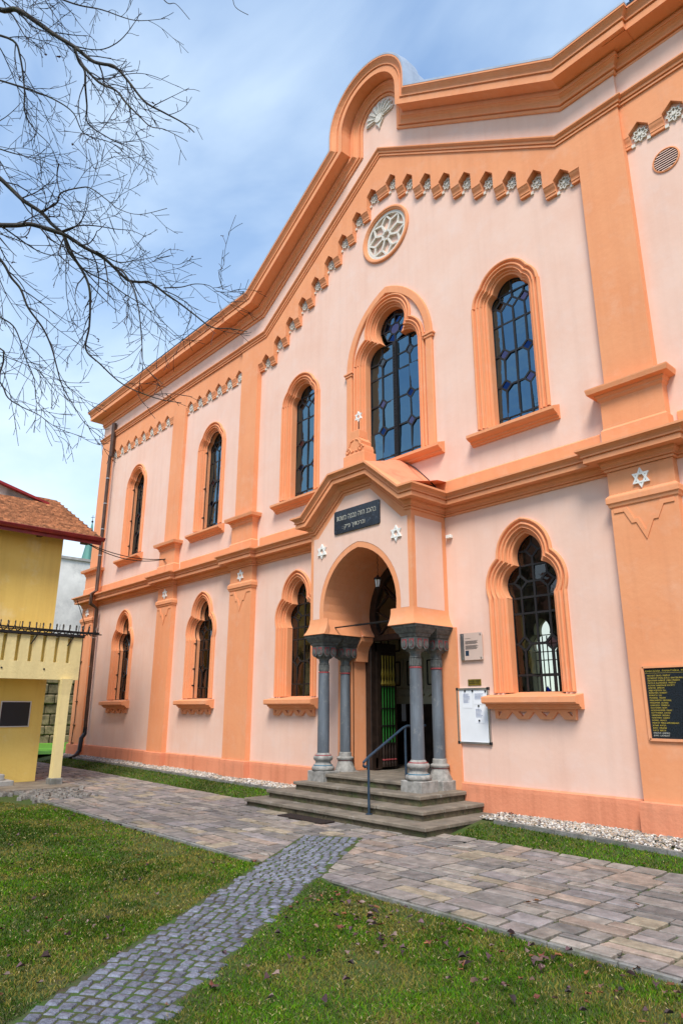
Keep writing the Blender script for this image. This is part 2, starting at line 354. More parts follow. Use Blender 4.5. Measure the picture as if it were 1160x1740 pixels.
def stone_mesh(mbx, poly, z_at, top, thick, cham, jit=0.004):
    p0 = inset(poly, 0.0)[0]; q = inset(poly, cham)[1]; n = len(p0)
    tl = [random.uniform(-jit, jit) for _ in range(3)]
    cx = sum(p[0] for p in p0) / n; cy = sum(p[1] for p in p0) / n
    zt = lambda x, y: z_at(x, y) + top + tl[0] + tl[1] * (x - cx) * 3 + tl[2] * (y - cy) * 3
    V = [(x, y, z_at(x, y) - thick) for x, y in p0] + [(x, y, zt(x, y) - cham * 0.8) for x, y in p0] + [(x, y, zt(x, y)) for x, y in q]
    F = []
    for k in range(2):
        for j in range(n): F.append((k * n + j, k * n + (j + 1) % n, k * n + n + (j + 1) % n, k * n + n + j))
    F.append(tuple(range(2 * n, 3 * n)))
    mbx.add(V, F)

# --- flagstone path
def split(r, out):
    x0, x1, y0, y1 = r; w, h = x1 - x0, y1 - y0
    mxs = random.choice((0.4, 0.55, 0.7, 0.95)); mnn = random.choice((0.22, 0.3, 0.4))
    if w <= mxs and h <= mnn * 1.25: out.append(r); return
    if w / mxs > h / mnn:
        c = x0 + w * random.uniform(0.36, 0.64); split((x0, c, y0, y1), out); split((c, x1, y0, y1), out)
    else:
        c = y0 + h * random.uniform(0.36, 0.64); split((x0, x1, y0, c), out); split((x0, x1, c, y1), out)
slabs = []
xx = PATH_X0
while xx < PATH_X1:
    x2 = min(xx + random.uniform(2.0, 3.0), PATH_X1); split((xx, x2, PATH_Y0, PATH_Y1), slabs); xx = x2
path = tag(MB().add(*(lambda V: (V, [(i, i + 1, i + 1 + 53, i + 53) for i in range(52)]))(
    [(PATH_X0 + (PATH_X1 - PATH_X0) * i / 52, PATH_Y0, g(PATH_X0 + (PATH_X1 - PATH_X0) * i / 52, PATH_Y0) - 0.02) for i in range(53)] +
    [(PATH_X0 + (PATH_X1 - PATH_X0) * i / 52, PATH_Y1, g(PATH_X0 + (PATH_X1 - PATH_X0) * i / 52, PATH_Y1) - 0.028) for i in range(53)])).build('path', 'moss_joint'), 'flagstone path along the orange facade', kind='structure')
FLAGC = [(0.74, 0.64, 0.57), (0.62, 0.55, 0.53), (0.70, 0.60, 0.58), (0.80, 0.67, 0.50), (0.50, 0.46, 0.44), (0.66, 0.57, 0.51), (0.82, 0.73, 0.66), (0.62, 0.56, 0.57), (0.80, 0.62, 0.52), (0.46, 0.42, 0.41), (0.60, 0.53, 0.50), (0.68, 0.60, 0.56)]
pieces = []
for x0, x1, y0, y1 in slabs:
    r = [(x0, y0), (x1, y0), (x1, y1), (x0, y1)]
    t0 = ST0.dot(SD); u0 = ST0.dot(SN)
    cand = [clip(r, SD.x, SD.y, t0 - 0.01)]
    b = clip(r, -SD.x, -SD.y, -(t0 - 0.01))
    if len(b) > 2: cand += [clip(b, SN.x, SN.y, u0 - SHW), clip(b, -SN.x, -SN.y, -(u0 + SHW))]
    for c in cand:
        if len(c) > 2 and abs(area(c)) > 0.012:
            cx = sum(p[0] for p in c) / len(c); cy = sum(p[1] for p in c) / len(c)
            if -2.1 < cx < 2.3 and cy > -1.72: continue
            pieces.append((hypot(cx - CAM.x, cy - CAM.y) / sqrt(abs(area(c))), c))
pieces.sort(key=lambda a: a[0])
def slab_shape(c):
    c = inset(c, random.uniform(0.012, 0.024))[1]
    out = []
    for i in range(len(c)):
        p, q = c[i], c[(i + 1) % len(c)]; l = hypot(q[0] - p[0], q[1] - p[1]); n = max(1, min(4, int(l / .16)))
        for k in range(n):
            j = .011 if k == 0 else .006
            out.append((p[0] + (q[0] - p[0]) * k / n + random.uniform(-j, j), p[1] + (q[1] - p[1]) * k / n + random.uniform(-j, j)))
    return out
far_mb = MB(); far_cols = []
for i, (_, c) in enumerate(pieces):
    col = random.choice(FLAGC); k = random.uniform(0.80, 1.12); col = (min(1, col[0] * k * .80), min(1, col[1] * k * .785), min(1, col[2] * k * .75))
    if i < 295:
        m1 = MB(); stone_mesh(m1, slab_shape(c), g, 0.008, 0.05, 0.008); o = m1.build('flagstone', 'flag', path); colour(o.data, col)
    else:
        n0 = len(far_mb.v); stone_mesh(far_mb, slab_shape(c), g, 0.008, 0.05, 0.008); far_cols += [col] * (len(far_mb.v) - n0)
o = far_mb.build('flagstones', 'flag', path); colour(o.data, np.array(far_cols)); tag(o, kind='stuff')
# thin edging along the lawn side
mb = MB()
for i in range(40):
    a = PATH_X0 + 3 + (PATH_X1 - PATH_X0 - 3) * i / 40; b = PATH_X0 + 3 + (PATH_X1 - PATH_X0 - 3) * (i + 1) / 40
    if strip_tu((a + b) / 2, PATH_Y0)[1] ** 2 < (SHW + 0.25) ** 2: continue
    mb.cbox(a + 0.004, b - 0.004, PATH_Y0 - 0.045, PATH_Y0 - 0.008, g(a, PATH_Y0) - 0.1, g(a, PATH_Y0) + 0.004, 0.006)
tag(mb.build('path_edging', 'kerb'), 'thin grey edging between the lawn and the flagstones', kind='structure')

# --- cobbles
strip = tag(MB().add([(*(ST0 + SD * t + SN * u), g(*(ST0 + SD * t + SN * u)) + dz) for t in (-0.02, 2.1, SLEN) for u, dz in ((-SHW - (.02 if t < 2 else .2), -.03), (-SHW - .01, .0045), (SHW + .01, .0045), (SHW + (.02 if t < 2 else .2), -.03))], [(r * 4 + k, r * 4 + k + 1, r * 4 + k + 5, r * 4 + k + 4) for r in range(2) for k in range(3)]).build('cobble_strip', 'moss_joint'), 'diagonal strip of grey cobbles crossing the lawn', kind='structure')
CM = []
for k in range(9):
    m1 = MB(); n = 8; hx, hy = 0.0425, 0.0415
    base = [(-hx, -hy), (0, -hy), (hx, -hy), (hx, 0), (hx, hy), (0, hy), (-hx, hy), (-hx, 0)]
    base = [(x * random.uniform(0.92, 1.06), y * random.uniform(0.92, 1.06)) for x, y in base]
    V = [(x, y, -0.05) for x, y in base] + [(x, y, 0.005) for x, y in base] + [(x * 0.88, y * 0.88, 0.012 + random.uniform(-.002, .002)) for x, y in base] + [(0, 0, 0.0135)]
    F = [(q * 8 + j, q * 8 + (j + 1) % 8, q * 8 + 8 + (j + 1) % 8, q * 8 + 8 + j) for q in range(2) for j in range(8)] + [(16 + j, 16 + (j + 1) % 8, 24) for j in range(8)]
    m1.add(V, F); me = m1.mesh('cobble'); me.materials.append(M['cobble']); shade(me, 50)
    b = random.uniform(0.27, 0.44); colour(me, (b * 0.84, b * 0.90, b * 1.14)); CM.append(me)
spots = []
t = 0.05; row = 0
while t < SLEN:
    dt = random.uniform(0.104, 0.114); u = -SHW + random.uniform(-.02, .05)
    while u < SHW - 0.06:
        du = random.uniform(0.092, 0.132)
        bow = 0.05 * (1 - (u / SHW) ** 2)
        p = ST0 + SD * (t + bow + random.uniform(-.006, .006)) + SN * (u + du / 2)
        spots.append((p, du, dt)); u += du
    t += dt; row += 1
spots.sort(key=lambda s: (s[0] - Vector((CAM.x, CAM.y))).length)
def p_u(p): return strip_tu(p.x, p.y)[1] / SHW
ang0 = atan2(SN.y, SN.x); rest = MB(); rc = []
for i, (p, du, dt) in enumerate(spots):
    me = random.choice(CM); sx_, sy_ = du / 0.1 * 0.92, dt / 0.1 * 0.88; z = g(p.x, p.y) + random.uniform(-.003, .003); a = ang0 + random.uniform(-.07, .07) - 0.22 * p_u(p)
    if i < 300:
        o = bpy.data.objects.new('cobble', me); C.objects.link(o); o.location = (p.x, p.y, z)
        o.rotation_euler = (random.uniform(-.03, .03), random.uniform(-.03, .03), a); o.scale = (sx_, sy_, 1); o.parent = strip
    else:
        R = Matrix.Translation((p.x, p.y, z)) @ Matrix.Rotation(a, 4, 'Z') @ Matrix.Diagonal((sx_, sy_, 1, 1)); b = random.uniform(0.25, 0.45)
        rest.add([R @ v.co for v in me.vertices], [tuple(q.vertices) for q in me.polygons]); rc += [(b * .85, b * .91, b * 1.12)] * len(me.vertices)
o = rest.build('cobbles', 'cobble', strip, smooth=50); colour(o.data, np.array(rc)); tag(o, kind='stuff')

# --- round-stone apron by the yellow house and a concrete slab in front of it
mb = MB(); cols = []
for k in range(900):
    x = random.uniform(-11.5, -5.2); y = random.uniform(-5.6, -3.2)
    if y > -3.55 - 0.25 * (x + 5.2) * 0.2 and x > -6.4: continue
    if (x < -6.9 and y > -4.9) or x < -8.6: continue
    if y < -4.62 - (x + 5.2) * -0.12 - 0.25: continue
    if y > PATH_Y0 + 1.6: continue
    me = random.choice(CM); s = random.uniform(0.8, 1.25); n0 = len(mb.v)
    R = Matrix.Translation((x, y, g(x, y) + 0.02)) @ Matrix.Rotation(random.uniform(0, 6), 4, 'Z') @ Matrix.Diagonal((s, s * 0.8, 1.6, 1))
    mb.add([R @ v.co for v in me.vertices], [tuple(q.vertices) for q in me.polygons]); b = random.uniform(0.3, 0.62); cols += [(b, b * .92, b * .82)] * (len(mb.v) - n0)
o = mb.build('field_stones', 'cobble', smooth=50); colour(o.data, np.array(cols)); tag(o, 'rough field stones set beside the yellow house', kind='stuff')
tag(MB().cbox(-8.74, -7.05, -9.5, -3.2, -0.4, -0.135, 0.012).build('pavement', 'tread_stone'), 'concrete slab pavement in front of the yellow house', kind='structure')

# --- gravel beds along the plinth, with edging
def gravel_edge(x): return -0.66 if x < 2 else -0.66 - 0.055 * (x - 2) - 0.02 * max(0, x - 4)
mb = MB(); cols = []; e_mb = MB()
ico = [(0, 0, 1)] + [(0.9 * cos(a), 0.9 * sin(a), 0.35) for a in (0.2, 1.4, 2.7, 3.9, 5.2)] + [(0.8 * cos(a), 0.8 * sin(a), -0.5) for a in (0.8, 2.1, 3.3, 4.6, 5.8)]
icf = [(0, 1, 2), (0, 2, 3), (0, 3, 4), (0, 4, 5), (0, 5, 1), (1, 6, 2), (2, 6, 7), (2, 7, 3), (3, 7, 8), (3, 8, 4), (4, 8, 9), (4, 9, 5), (5, 9, 10), (5, 10, 1), (1, 10, 6)]
PV = np.array(ico); PF = np.array(icf)
pts = []
def gravel_pts(x0, x1, dens):
    n = int((x1 - x0) * 0.75 * dens)
    for _ in range(n):
        x = random.uniform(x0, x1); e = gravel_edge(x); y = random.uniform(e + 0.03, 0.05)
        if -2.3 < x < 2.4: continue
        pts.append((x, y))
gravel_pts(-16.2, -9, 500); gravel_pts(-9, -2.0, 750); gravel_pts(2.3, 8.5, 1500)
nP = len(pts); V = np.zeros((nP, 11, 3)); 
for i, (x, y) in enumerate(pts):
    s = random.uniform(0.012, 0.026) * (1.25 if x < -2 else 1.0); a = random.uniform(0, 6.28); ca, sa = cos(a), sin(a)
    q = PV * np.array([s * random.uniform(.8, 1.3), s * random.uniform(.8, 1.2), s * random.uniform(.5, .8)])
    V[i, :, 0] = q[:, 0] * ca - q[:, 1] * sa + x; V[i, :, 1] = q[:, 0] * sa + q[:, 1] * ca + y; V[i, :, 2] = q[:, 2] + g(x, y) - 0.012 + random.uniform(0, 0.018)
F = (PF[None] + (np.arange(nP) * 11)[:, None, None]).reshape(-1, 3)
me = bpy.data.meshes.new('gravel'); me.from_pydata(V.reshape(-1, 3).tolist(), [], F.tolist()); me.materials.append(M['pebble'])
base = rng.choice(np.array([[.58, .53, .44], [.68, .64, .57], [.44, .36, .27], [.33, .30, .28], [.55, .42, .30], [.74, .71, .66], [.24, .21, .19]]), nP) * rng.uniform(0.55, 0.98, (nP, 1))
colour(me, np.repeat(base, 11, 0)); o = bpy.data.objects.new('gravel', me); C.objects.link(o); tag(o, 'pale pebble gravel along the foot of the facade', kind='stuff')
for x0, x1 in ((-15.8, -2.2), (2.75, 9.2)):
    n = int((x1 - x0) / 0.5); 
    for i in range(n):
        a = x0 + (x1 - x0) * i / n; b = x0 + (x1 - x0) * (i + 1) / n
        ya, yb = gravel_edge(a), gravel_edge(b); za, zb = g(a, ya) + 0.012, g(b, yb) + 0.012
        e_mb.add([(a + .004, ya - .06, za - .1), (b - .004, yb - .06, zb - .1), (b - .004, yb, zb - .1), (a + .004, ya, za - .1), (a + .004, ya - .06, za), (b - .004, yb - .06, zb), (b - .004, yb, zb), (a + .004, ya, za)],
                 [(0, 3, 2, 1), (4, 5, 6, 7), (0, 1, 5, 4), (1, 2, 6, 5), (2, 3, 7, 6), (3, 0, 4, 7)])
tag(e_mb.build('gravel_edging', 'kerb'), 'grey concrete edging between gravel and grass strip', kind='structure')

# --- lawn
def in_lawn(x, y):
    t, u = strip_tu(x, y)
    if y < PATH_Y0 - 0.05:
        if -0.1 < t < SLEN and abs(u) < SHW + 0.0: return False
        if x < -5.0 and y > -5.0 - (-5.0 - x) * 0.35: return False
        return x > -9 and not (x < -6.8)
    if PATH_Y1 + 0.02 < y < gravel_edge(x) - 0.07 and (x < -2.25 or x > 2.55) and x > -15: return True
    return False
def visible(x, y, m=0.06):
    v = Vector((x, y, -0.2)) - CAM; d = v.dot(CF)
    if d < 0.5: return False
    a = v.dot(CR) / d * FPX / 580; b = v.dot(CU) / d * FPX / 870
    return abs(a) < 1 + m + 0.25 / d * 2 and abs(b) < 1 + m + 0.25 / d * 2
B = []
def blades(x0, x1, y0, y1, dens):
    n = int((x1 - x0) * (y1 - y0) * dens)
    X = rng.uniform(x0, x1, n); Yy = rng.uniform(y0, y1, n)
    for x, y in zip(X, Yy):
        if in_lawn(x, y) and visible(x, y): B.append((x, y))
for i in range(-9, 10):
    for j in range(-10, -4):
        if not any(visible(i + a, j + b, 0.2) for a in (0, .5, 1) for b in (0, .5, 1)): continue
        d = hypot(i + 0.5 - CAM.x, j + 0.5 - CAM.y)
        blades(i, i + 1, j, j + 1, 13000 if d < 5 else 9000 if d < 7 else 5000 if d < 10 else 2600)
blades(2.5, 7.6, -1.5, -0.6, 3000); blades(-6, -2.2, -1.5, -0.7, 1800); blades(-15, -6, -1.5, -0.7, 1300)
B = np.array(B); nB = len(B)
from mathutils import noise as mnoise
dry = np.array([mnoise.noise((x * 0.9, y * 0.9, 0)) + 0.6 * mnoise.noise((x * 3.1, y * 3.1, 4)) for x, y in B])
keep = rng.uniform(0, 1, nB) > np.clip(dry * 0.9 - 0.05, 0, 0.75); B = B[keep]; dry = dry[keep]; nB = len(B)
ang = rng.uniform(0, 2 * pi, nB); dist = np.hypot(B[:, 0] - CAM.x, B[:, 1] - CAM.y)
near_wall = (B[:, 1] > -2)  # grass strip beside the wall: longer blades, less straw
Lh = rng.uniform(0.008, 0.025, nB) * np.where(near_wall, 1.25, 1.0); wd = rng.uniform(0.0012, 0.0025, nB) * np.clip(dist / 5.0, 0.9, 2.6)
lean = rng.uniform(0.4, 2.2, nB) * Lh; la = rng.uniform(0, 2 * pi, nB)
flat = rng.uniform(0, 1, nB) < 0.03; Lh = np.where(flat, 0.004, Lh); lean = np.where(flat, rng.uniform(.012, .035, nB), lean)
def edge_lift(x, y):
    t, u = strip_tu(x, y); u = abs(u) - SHW
    return .034 * (1 - u / .2) if (0 < u < .2 and t > 1.9) else 0.0
gz = np.array([g(x, y) + edge_lift(x, y) for x, y in B]) - 0.034 + np.where(flat, .018, 0)
P0 = np.stack([B[:, 0], B[:, 1], gz], 1); sd_ = np.stack([np.cos(ang), np.sin(ang), np.zeros(nB)], 1) * wd[:, None]
ld = np.stack([np.cos(la), np.sin(la), np.zeros(nB)], 1) * lean[:, None]; up = np.stack([np.zeros(nB), np.zeros(nB), Lh + 0.006], 1)
V = np.stack([P0 - sd_, P0 + sd_, P0 + sd_ * .8 + ld * .35 + up * .62, P0 - sd_ * .8 + ld * .35 + up * .62, P0 + ld + up * 0.95], 1)
me = bpy.data.meshes.new('lawn_grass'); me.vertices.add(nB * 5); me.vertices.foreach_set('co', V.reshape(-1))
li = (np.array([0, 1, 2, 3, 3, 2, 4])[None] + (np.arange(nB) * 5)[:, None]).ravel()
me.loops.add(nB * 7); me.loops.foreach_set('vertex_index', li); me.polygons.add(nB * 2)
me.polygons.foreach_set('loop_start', (np.array([0, 4])[None] + (np.arange(nB) * 7)[:, None]).ravel()); me.update(calc_edges=True)
patch = np.array([mnoise.noise((x * 0.55 + 7, y * 0.55, 2)) + .5 * mnoise.noise((x * 1.9, y * 1.9, 9)) for x, y in B])[:, None]
green = np.array([.042, .125, .003]) * np.clip(1 + patch * 1.1, .45, 1.7) * rng.uniform(0.3, 1.6, (nB, 1)); green[:, 0] *= rng.uniform(0.7, 1.9, nB)
straw = np.array([.215, .175, .036]) * rng.uniform(0.5, 1.3, (nB, 1))
fs = np.clip((dry + 0.10) * 1.2, 0, 1) * np.where(near_wall, .25, 1.0) + 0.10
is_straw = rng.uniform(0, 1, nB) < np.clip(fs, 0.04, 0.8)
col = np.where(is_straw[:, None], straw, green); col = np.where(flat[:, None], np.array([.42, .34, .17]) * rng.uniform(.5, 1.2, (nB, 1)), col); colour(me, np.repeat(col, 5, 0)); me.materials.append(M['grass'])
o = bpy.data.objects.new('lawn_grass', me); C.objects.link(o); tag(o, 'short patchy green and straw coloured lawn grass', kind='stuff')
# grass beyond the synagogue corner, its sunlight painted in as a brighter green
tag(MB().add([(-23.9, -3, 0.035), (-16.0, -3, 0.035), (-16.0, 7, 0.035), (-23.9, 7, 0.035)], [(0, 1, 2, 3)]).build('far_lawn', 'far_grass'), 'bright green lawn before the old stone wall', kind='structure')

# ================================================================== SYNAGOGUE
syn = thing('synagogue', 'pink and orange plastered synagogue with stepped gable, trefoil windows and arched porch', 'building', (0, 0, 0))
WC = [-12.5, -7.46, -3.143, 3.143, 7.46]                      # window axes
def circ3(a, b, c):
    ax, ay = a; bx, by = b; cx, cy = c; d = 2 * (ax * (by - cy) + bx * (cy - ay) + cx * (ay - by))
    ux = ((ax * ax + ay * ay) * (by - cy) + (bx * bx + by * by) * (cy - ay) + (cx * cx + cy * cy) * (ay - by)) / d
    uy = ((ax * ax + ay * ay) * (cx - bx) + (bx * bx + by * by) * (ax - cx) + (cx * cx + cy * cy) * (bx - ax)) / d
    return ux, uy, hypot(ax - ux, ay - uy)
def cross2(c1, c2):
    (x1, y1, r1), (x2, y2, r2) = c1, c2; d = hypot(x2 - x1, y2 - y1); a = (r1 * r1 - r2 * r2 + d * d) / (2 * d); h = sqrt(max(0, r1 * r1 - a * a))
    xm, ym = x1 + a * (x2 - x1) / d, y1 + a * (y2 - y1) / d
    p = [(xm + h * (y2 - y1) / d, ym - h * (x2 - x1) / d), (xm - h * (y2 - y1) / d, ym + h * (x2 - x1) / d)]
    return min(p, key=lambda q: q[0] - 0.2 * q[1])
def trefoil(o, h, zb, zs, lobe, top, k=1.0, n1=8, n2=9):
    """outline of the left half mirrored: jamb, side lobe, head; o is the outward offset"""
    L_ = (lobe[0], lobe[1], lobe[2] + o * k); T_ = (top[0], top[1], top[2] + o * k)
    cu = cross2(L_, T_); pts = [(-h - o, zb), (-h - o, zs)]
    s = zs - L_[1]; a0 = pi + math.asin(max(-1, min(1, -s / L_[2]))) if abs(s) < L_[2] else pi
    a1 = atan2(cu[1] - L_[1], cu[0] - L_[0]); a1 += 2 * pi if a1 < 0 else 0
    pts += [(L_[0] + L_[2] * cos(a0 + (a1 - a0) * i / n1), L_[1] + L_[2] * sin(a0 + (a1 - a0) * i / n1)) for i in range(n1 + 1)]
    b0 = atan2(cu[1] - T_[1], cu[0] - T_[0]); b0 += 2 * pi if b0 < 0 else 0
    b1 = math.acos(max(-1, min(1, -T_[0] / T_[2])))
    pts += [(T_[0] + T_[2] * cos(b0 + (b1 - b0) * i / n2), T_[1] + T_[2] * sin(b0 + (b1 - b0) * i / n2)) for i in range(1, n2 + 1)]
    return pts + [(-x, z) for x, z in pts[-2::-1]]
_t = circ3((-.267, 4.03), (-.292, 4.2), (0, 4.56)); _l = circ3((-.455, 3.47), (-.53, 3.76), (-.267, 4.03))
LOW = lambda o, zb=1.86: trefoil(o, .46, zb, 3.47, _l, _t, 0.88)
UPP = lambda o, zb=6.72: trefoil(o, .475, zb, 9.33, (-.255, 9.33, .22), (0, 9.46, .338), 0.93)
CEN = lambda o, zb=6.78: trefoil(o, .82, zb, 9.42, (-.43, 9.42, .39), (0, 10.12, .46), 0.93, 8, 14)
def horseshoe(o, zb, n=14):
    """pointed horseshoe arch of the porch, from the left springing to the right"""
    c = (.17, 3.5); r = 1.2 + o; a0 = pi - math.asin((zb - c[1]) / r); b1 = math.acos(-c[0] / r)
    p = [(c[0] + r * cos(a0 + (b1 - a0) * i / n), c[1] + r * sin(a0 + (b1 - a0) * i / n)) for i in range(n + 1)]
    p = [(x + (.10 * (1 - (z - 3.05) / .35) ** 2 if z < 3.4 else 0), z) for x, z in p]
    return p + [(-x, z) for x, z in p[-2::-1]]

# ---- walls
def shift(p, dx): return [(x + dx, z) for x, z in p]
hole_low = [shift(LOW(0.115, 1.80), c) for c in WC]; hole_upp = [shift(UPP(0.115, 6.6), c) for c in WC]
door_hole = [(-1.2, 0.30)] + [(-1.2, 2.99)] + horseshoe(0.04, 3.06) + [(1.2, 2.99), (1.2, 0.30)]
XR = 15.9
MB().sheet([(-XR, -0.3), (XR, -0.3), (XR, 5.3), (-XR, 5.3)], hole_low + [door_hole], 0.0, 0.5).build('wall', 'wall_plaster', syn)
UWT = 12.6
gable = [(-XR, 5.3), (XR, 5.3), (XR, UWT), (5.6, UWT), (4.7, UWT), (.75, 15.3), (.75, 16.1), (.45, 16.6), (0, 16.8), (-.45, 16.6), (-.75, 16.1), (-.75, 15.3), (-4.7, UWT), (-XR, UWT)]
rose_h = [(0.70 * cos(-2 * pi * i / 32), 12.57 + 0.66 * sin(-2 * pi * i / 32)) for i in range(32)]
MB().sheet(gable, hole_upp + [CEN(0.115, 6.68), rose_h], 0.0, 0.5).build('upper_wall', 'wall_plaster', syn)
# side, rear walls, ceiling: the body of the house
BD = 10.6
MB().box(-XR, -XR + .5, 0.5, BD, -0.3, UWT).build('side_wall', 'wall_plaster', syn)
MB().box(XR - .5, XR, 0.5, BD, -0.3, UWT).build('side_wall', 'wall_plaster', syn)
bh = [shift(LOW(0.02), c) for c in (-7.46, -3.143)]
MB().sheet([(-XR, -0.3), (XR, -0.3), (XR, UWT), (-XR, UWT)], bh, BD, BD + .5).build('rear_wall', 'interior_wall', syn)
MB().box(-XR + .5, XR - .5, 0.5, BD, 12.2, 12.4).build('ceiling', 'interior_wall', syn)
MB().box(-XR + .5, XR - .5, 0.5, BD, 0.1, 0.375).build('interior_floor', 'step_stone', syn)
MB().box(-XR + .5, XR - .5, 0.5, BD, 5.7, 5.9).build('gallery_floor', 'dark_wood', syn)
for a, b in ((-XR + .5, -1.4), (1.4, XR - .5)): MB().box(a, b, 0.503, 0.56, 0.38, 1.7).build('wainscot', 'dark_wood', syn)
mb = MB(); mb.add([(-XR - .45, .52, 13.12), (XR + .45, .52, 13.12), (XR + .45, BD + 1, 13.1), (-XR - .45, BD + 1, 13.1), (-XR + 4, 5, 15.2), (XR - 4, 5, 15.2)], [(0, 1, 5, 4), (1, 2, 5), (2, 3, 4, 5), (3, 0, 4), (0, 3, 2, 1)])
mb.build('roof', 'roof_edge', syn)

# ---- plinth with pilaster plinths
PIL = [(-15.9, -14.88), (-9.94, -9.02), (-5.86, -4.85), (4.85, 5.86), (9.02, 9.94)]
UPIL = [(-15.78, -14.9), (-9.92, -9.12), (-5.78, -4.97), (4.97, 5.78), (9.12, 9.92)]
PD = 0.153
def plinth_run(x0, x1):
    prof = [(0, 0.385), (0.05, 0.36), (0.055, 0.30), (0.055, -0.3)]
    mb = MB(); mb.rings([[(x, -d, z) for d, z in prof] for x in (x0, x1)]); mb.build('plinth', 'plinth_plaster', syn)
for a, b in ((-14.82, -10.0), (-8.96, -5.92), (-4.79, -1.62), (1.62, 4.79), (5.92, 8.96), (10, 15.9)): plinth_run(a, b)
def wrap(x0, x1, y0, prof, back=0.0):
    """moulding wrapped round a pilaster: both returns and the front"""
    path = [((x0, back, 0), (-1, 0, 0), (0, 0, 1)), ((x0, y0, 0), (-1, -1, 0), (0, 0, 1)), ((x1, y0, 0), (1, -1, 0), (0, 0, 1)), ((x1, back, 0), (1, 0, 0), (0, 0, 1))]
    return [[tuple(Vector(P) + Vector(Nv) * d + Vector(Uv) * h) for d, h in prof] for P, Nv, Uv in path]
for i, (a, b) in enumerate(PIL):
    p = MB().rings(wrap(a, b, -PD, [(0, 0.3), (0, 5.17)])).build('pilaster', 'trim_plaster', syn)
    MB().rings(wrap(a, b, -PD, [(-0.02, 0.385), (0.05, 0.365), (0.055, 0.3), (0.055, -0.3)])).build('pilaster_plinth', 'plinth_plaster', p)
    MB().rings(wrap(a, b, -PD, [(0, 4.80), (.045, 4.755), (.05, 4.735), (.05, 4.66), (.03, 4.64), (.02, 4.60), (0.003, 4.585)])).build('necking', 'trim_plaster', p)
    # stepped chevron relief below the necking
    c = (a + b) / 2; w = (b - a) / 2 - 0.05
    mb = MB()
    for s in (-1, 1):
        out = [(c, 4.02), (c + s * .13, 4.30), (c + s * .20, 4.30), (c + s * .30, 4.50), (c + s * w, 4.50)]
        inn = [(c, 4.16), (c + s * .09, 4.36), (c + s * .155, 4.36), (c + s * .25, 4.565), (c + s * w, 4.565)]
        for j in range(4):
            q = [out[j], out[j + 1], inn[j + 1], inn[j]]; mb.prism(q, -PD - 0.016, -PD + 0.01)
    mb.build('chevron_relief', 'trim_plaster', p)
    # star
def david(cx, cz, r, y, parent, label=None):
    mb = MB(); w = r * 0.19
    for k0 in (90, -90):
        P = [(cx + r * cos(radians(k0 + 120 * k)), cz + r * 1.08 * sin(radians(k0 + 120 * k))) for k in range(3)]
        q = inset(P, w)[1]; P = inset(P, 0)[0]; dy = 0.003 if k0 > 0 else 0
        n = 3; V = [(x, y + .002, z) for x, z in P] + [(x, y - .03 - dy, z) for x, z in P] + [(x, y - .03 - dy, z) for x, z in q] + [(x, y + .002, z) for x, z in q]
        mb.add(V, [(k * 3 + j, k * 3 + (j + 1) % 3, k * 3 + 3 + (j + 1) % 3, k * 3 + 3 + j) for k in range(3) for j in range(3)])
    return mb.build('star_ornament', 'white_paint', parent)
for a, b in PIL: david((a + b) / 2 + (0 if a < 4 or a > 6 else 0.02), 4.965, 0.15, -PD, syn)
# upper pilasters, pedestals
UD = {0: 0.10, 1: 0.10, 2: 0.15, 3: 0.15, 4: 0.10}
for i, (a, b) in enumerate(UPIL):
    y0 = -UD[i]
    p = MB().rings(wrap(a, b, y0, [(0, 6.4), (0, 11.8)])).build('upper_pilaster', 'trim_plaster', syn)
    e = 0.09
    MB().rings(wrap(a - e, b + e, -PD - .02, [(0.03, 5.4), (0.03, 5.86), (0.0, 5.90), (0, 6.36), (.03, 6.40), (.03, 6.43), (.06, 6.46), (.06, 6.48), (.15, 6.50), (.165, 6.57), (.165, 6.595), (-.10, 6.63)])).build('pedestal', 'trim_plaster', p)
# ---- lower cornice with breaks over the pilasters
LC = [(0, 0), (.03, 0), (.035, .03), (.02, .034), (.02, .045), (.055, .05), (.055, .068), (.045, .072), (.06, .10), (.085, .12), (.09, .165), (.235, .175), (.25, .16), (.25, .235), (.238, .24), (.238, .252), (.275, .255), (.275, .28), (.262, .285), (.28, .315), (.32, .345), (.33, .352), (.345, .352), (.345, .39), (0.0, .425)]
def cornice_run(x0, x1, pil, name, prof, z, y_wall, y_pil, ends, material='trim_plaster'):
    path = [((x0, y_wall, z), (0, -1, 0), (0, 0, 1))]
    for a, b in pil:
        path += [((a, y_wall, z), (-1, -1, 0), (0, 0, 1)), ((a, y_pil, z), (-1, -1, 0), (0, 0, 1)), ((b, y_pil, z), (1, -1, 0), (0, 0, 1)), ((b, y_wall, z), (1, -1, 0), (0, 0, 1))]
    path += [((x1, y_wall, z), (0, -1, 0), (0, 0, 1))]
    mb = MB(); sweep(mb, path, prof); return mb.build(name, material, syn)
def corner_start(x, y0, z): return [((x, 3.0, z), (-1, 0, 0), (0, 0, 1)), ((x, y0, z), (-1, -1, 0), (0, 0, 1))]
def run(name, pts, prof, material='trim_plaster', parent=None):
    mb = MB(); sweep(mb, pts, prof); return mb.build(name, material, parent or syn)
U3 = (0, 0, 1)
def brk(a, b, z, yw, yp): return [((a, yw, z), (-1, -1, 0), U3), ((a, yp, z), (-1, -1, 0), U3), ((b, yp, z), (1, -1, 0), U3), ((b, yw, z), (1, -1, 0), U3)]
zc = 5.175
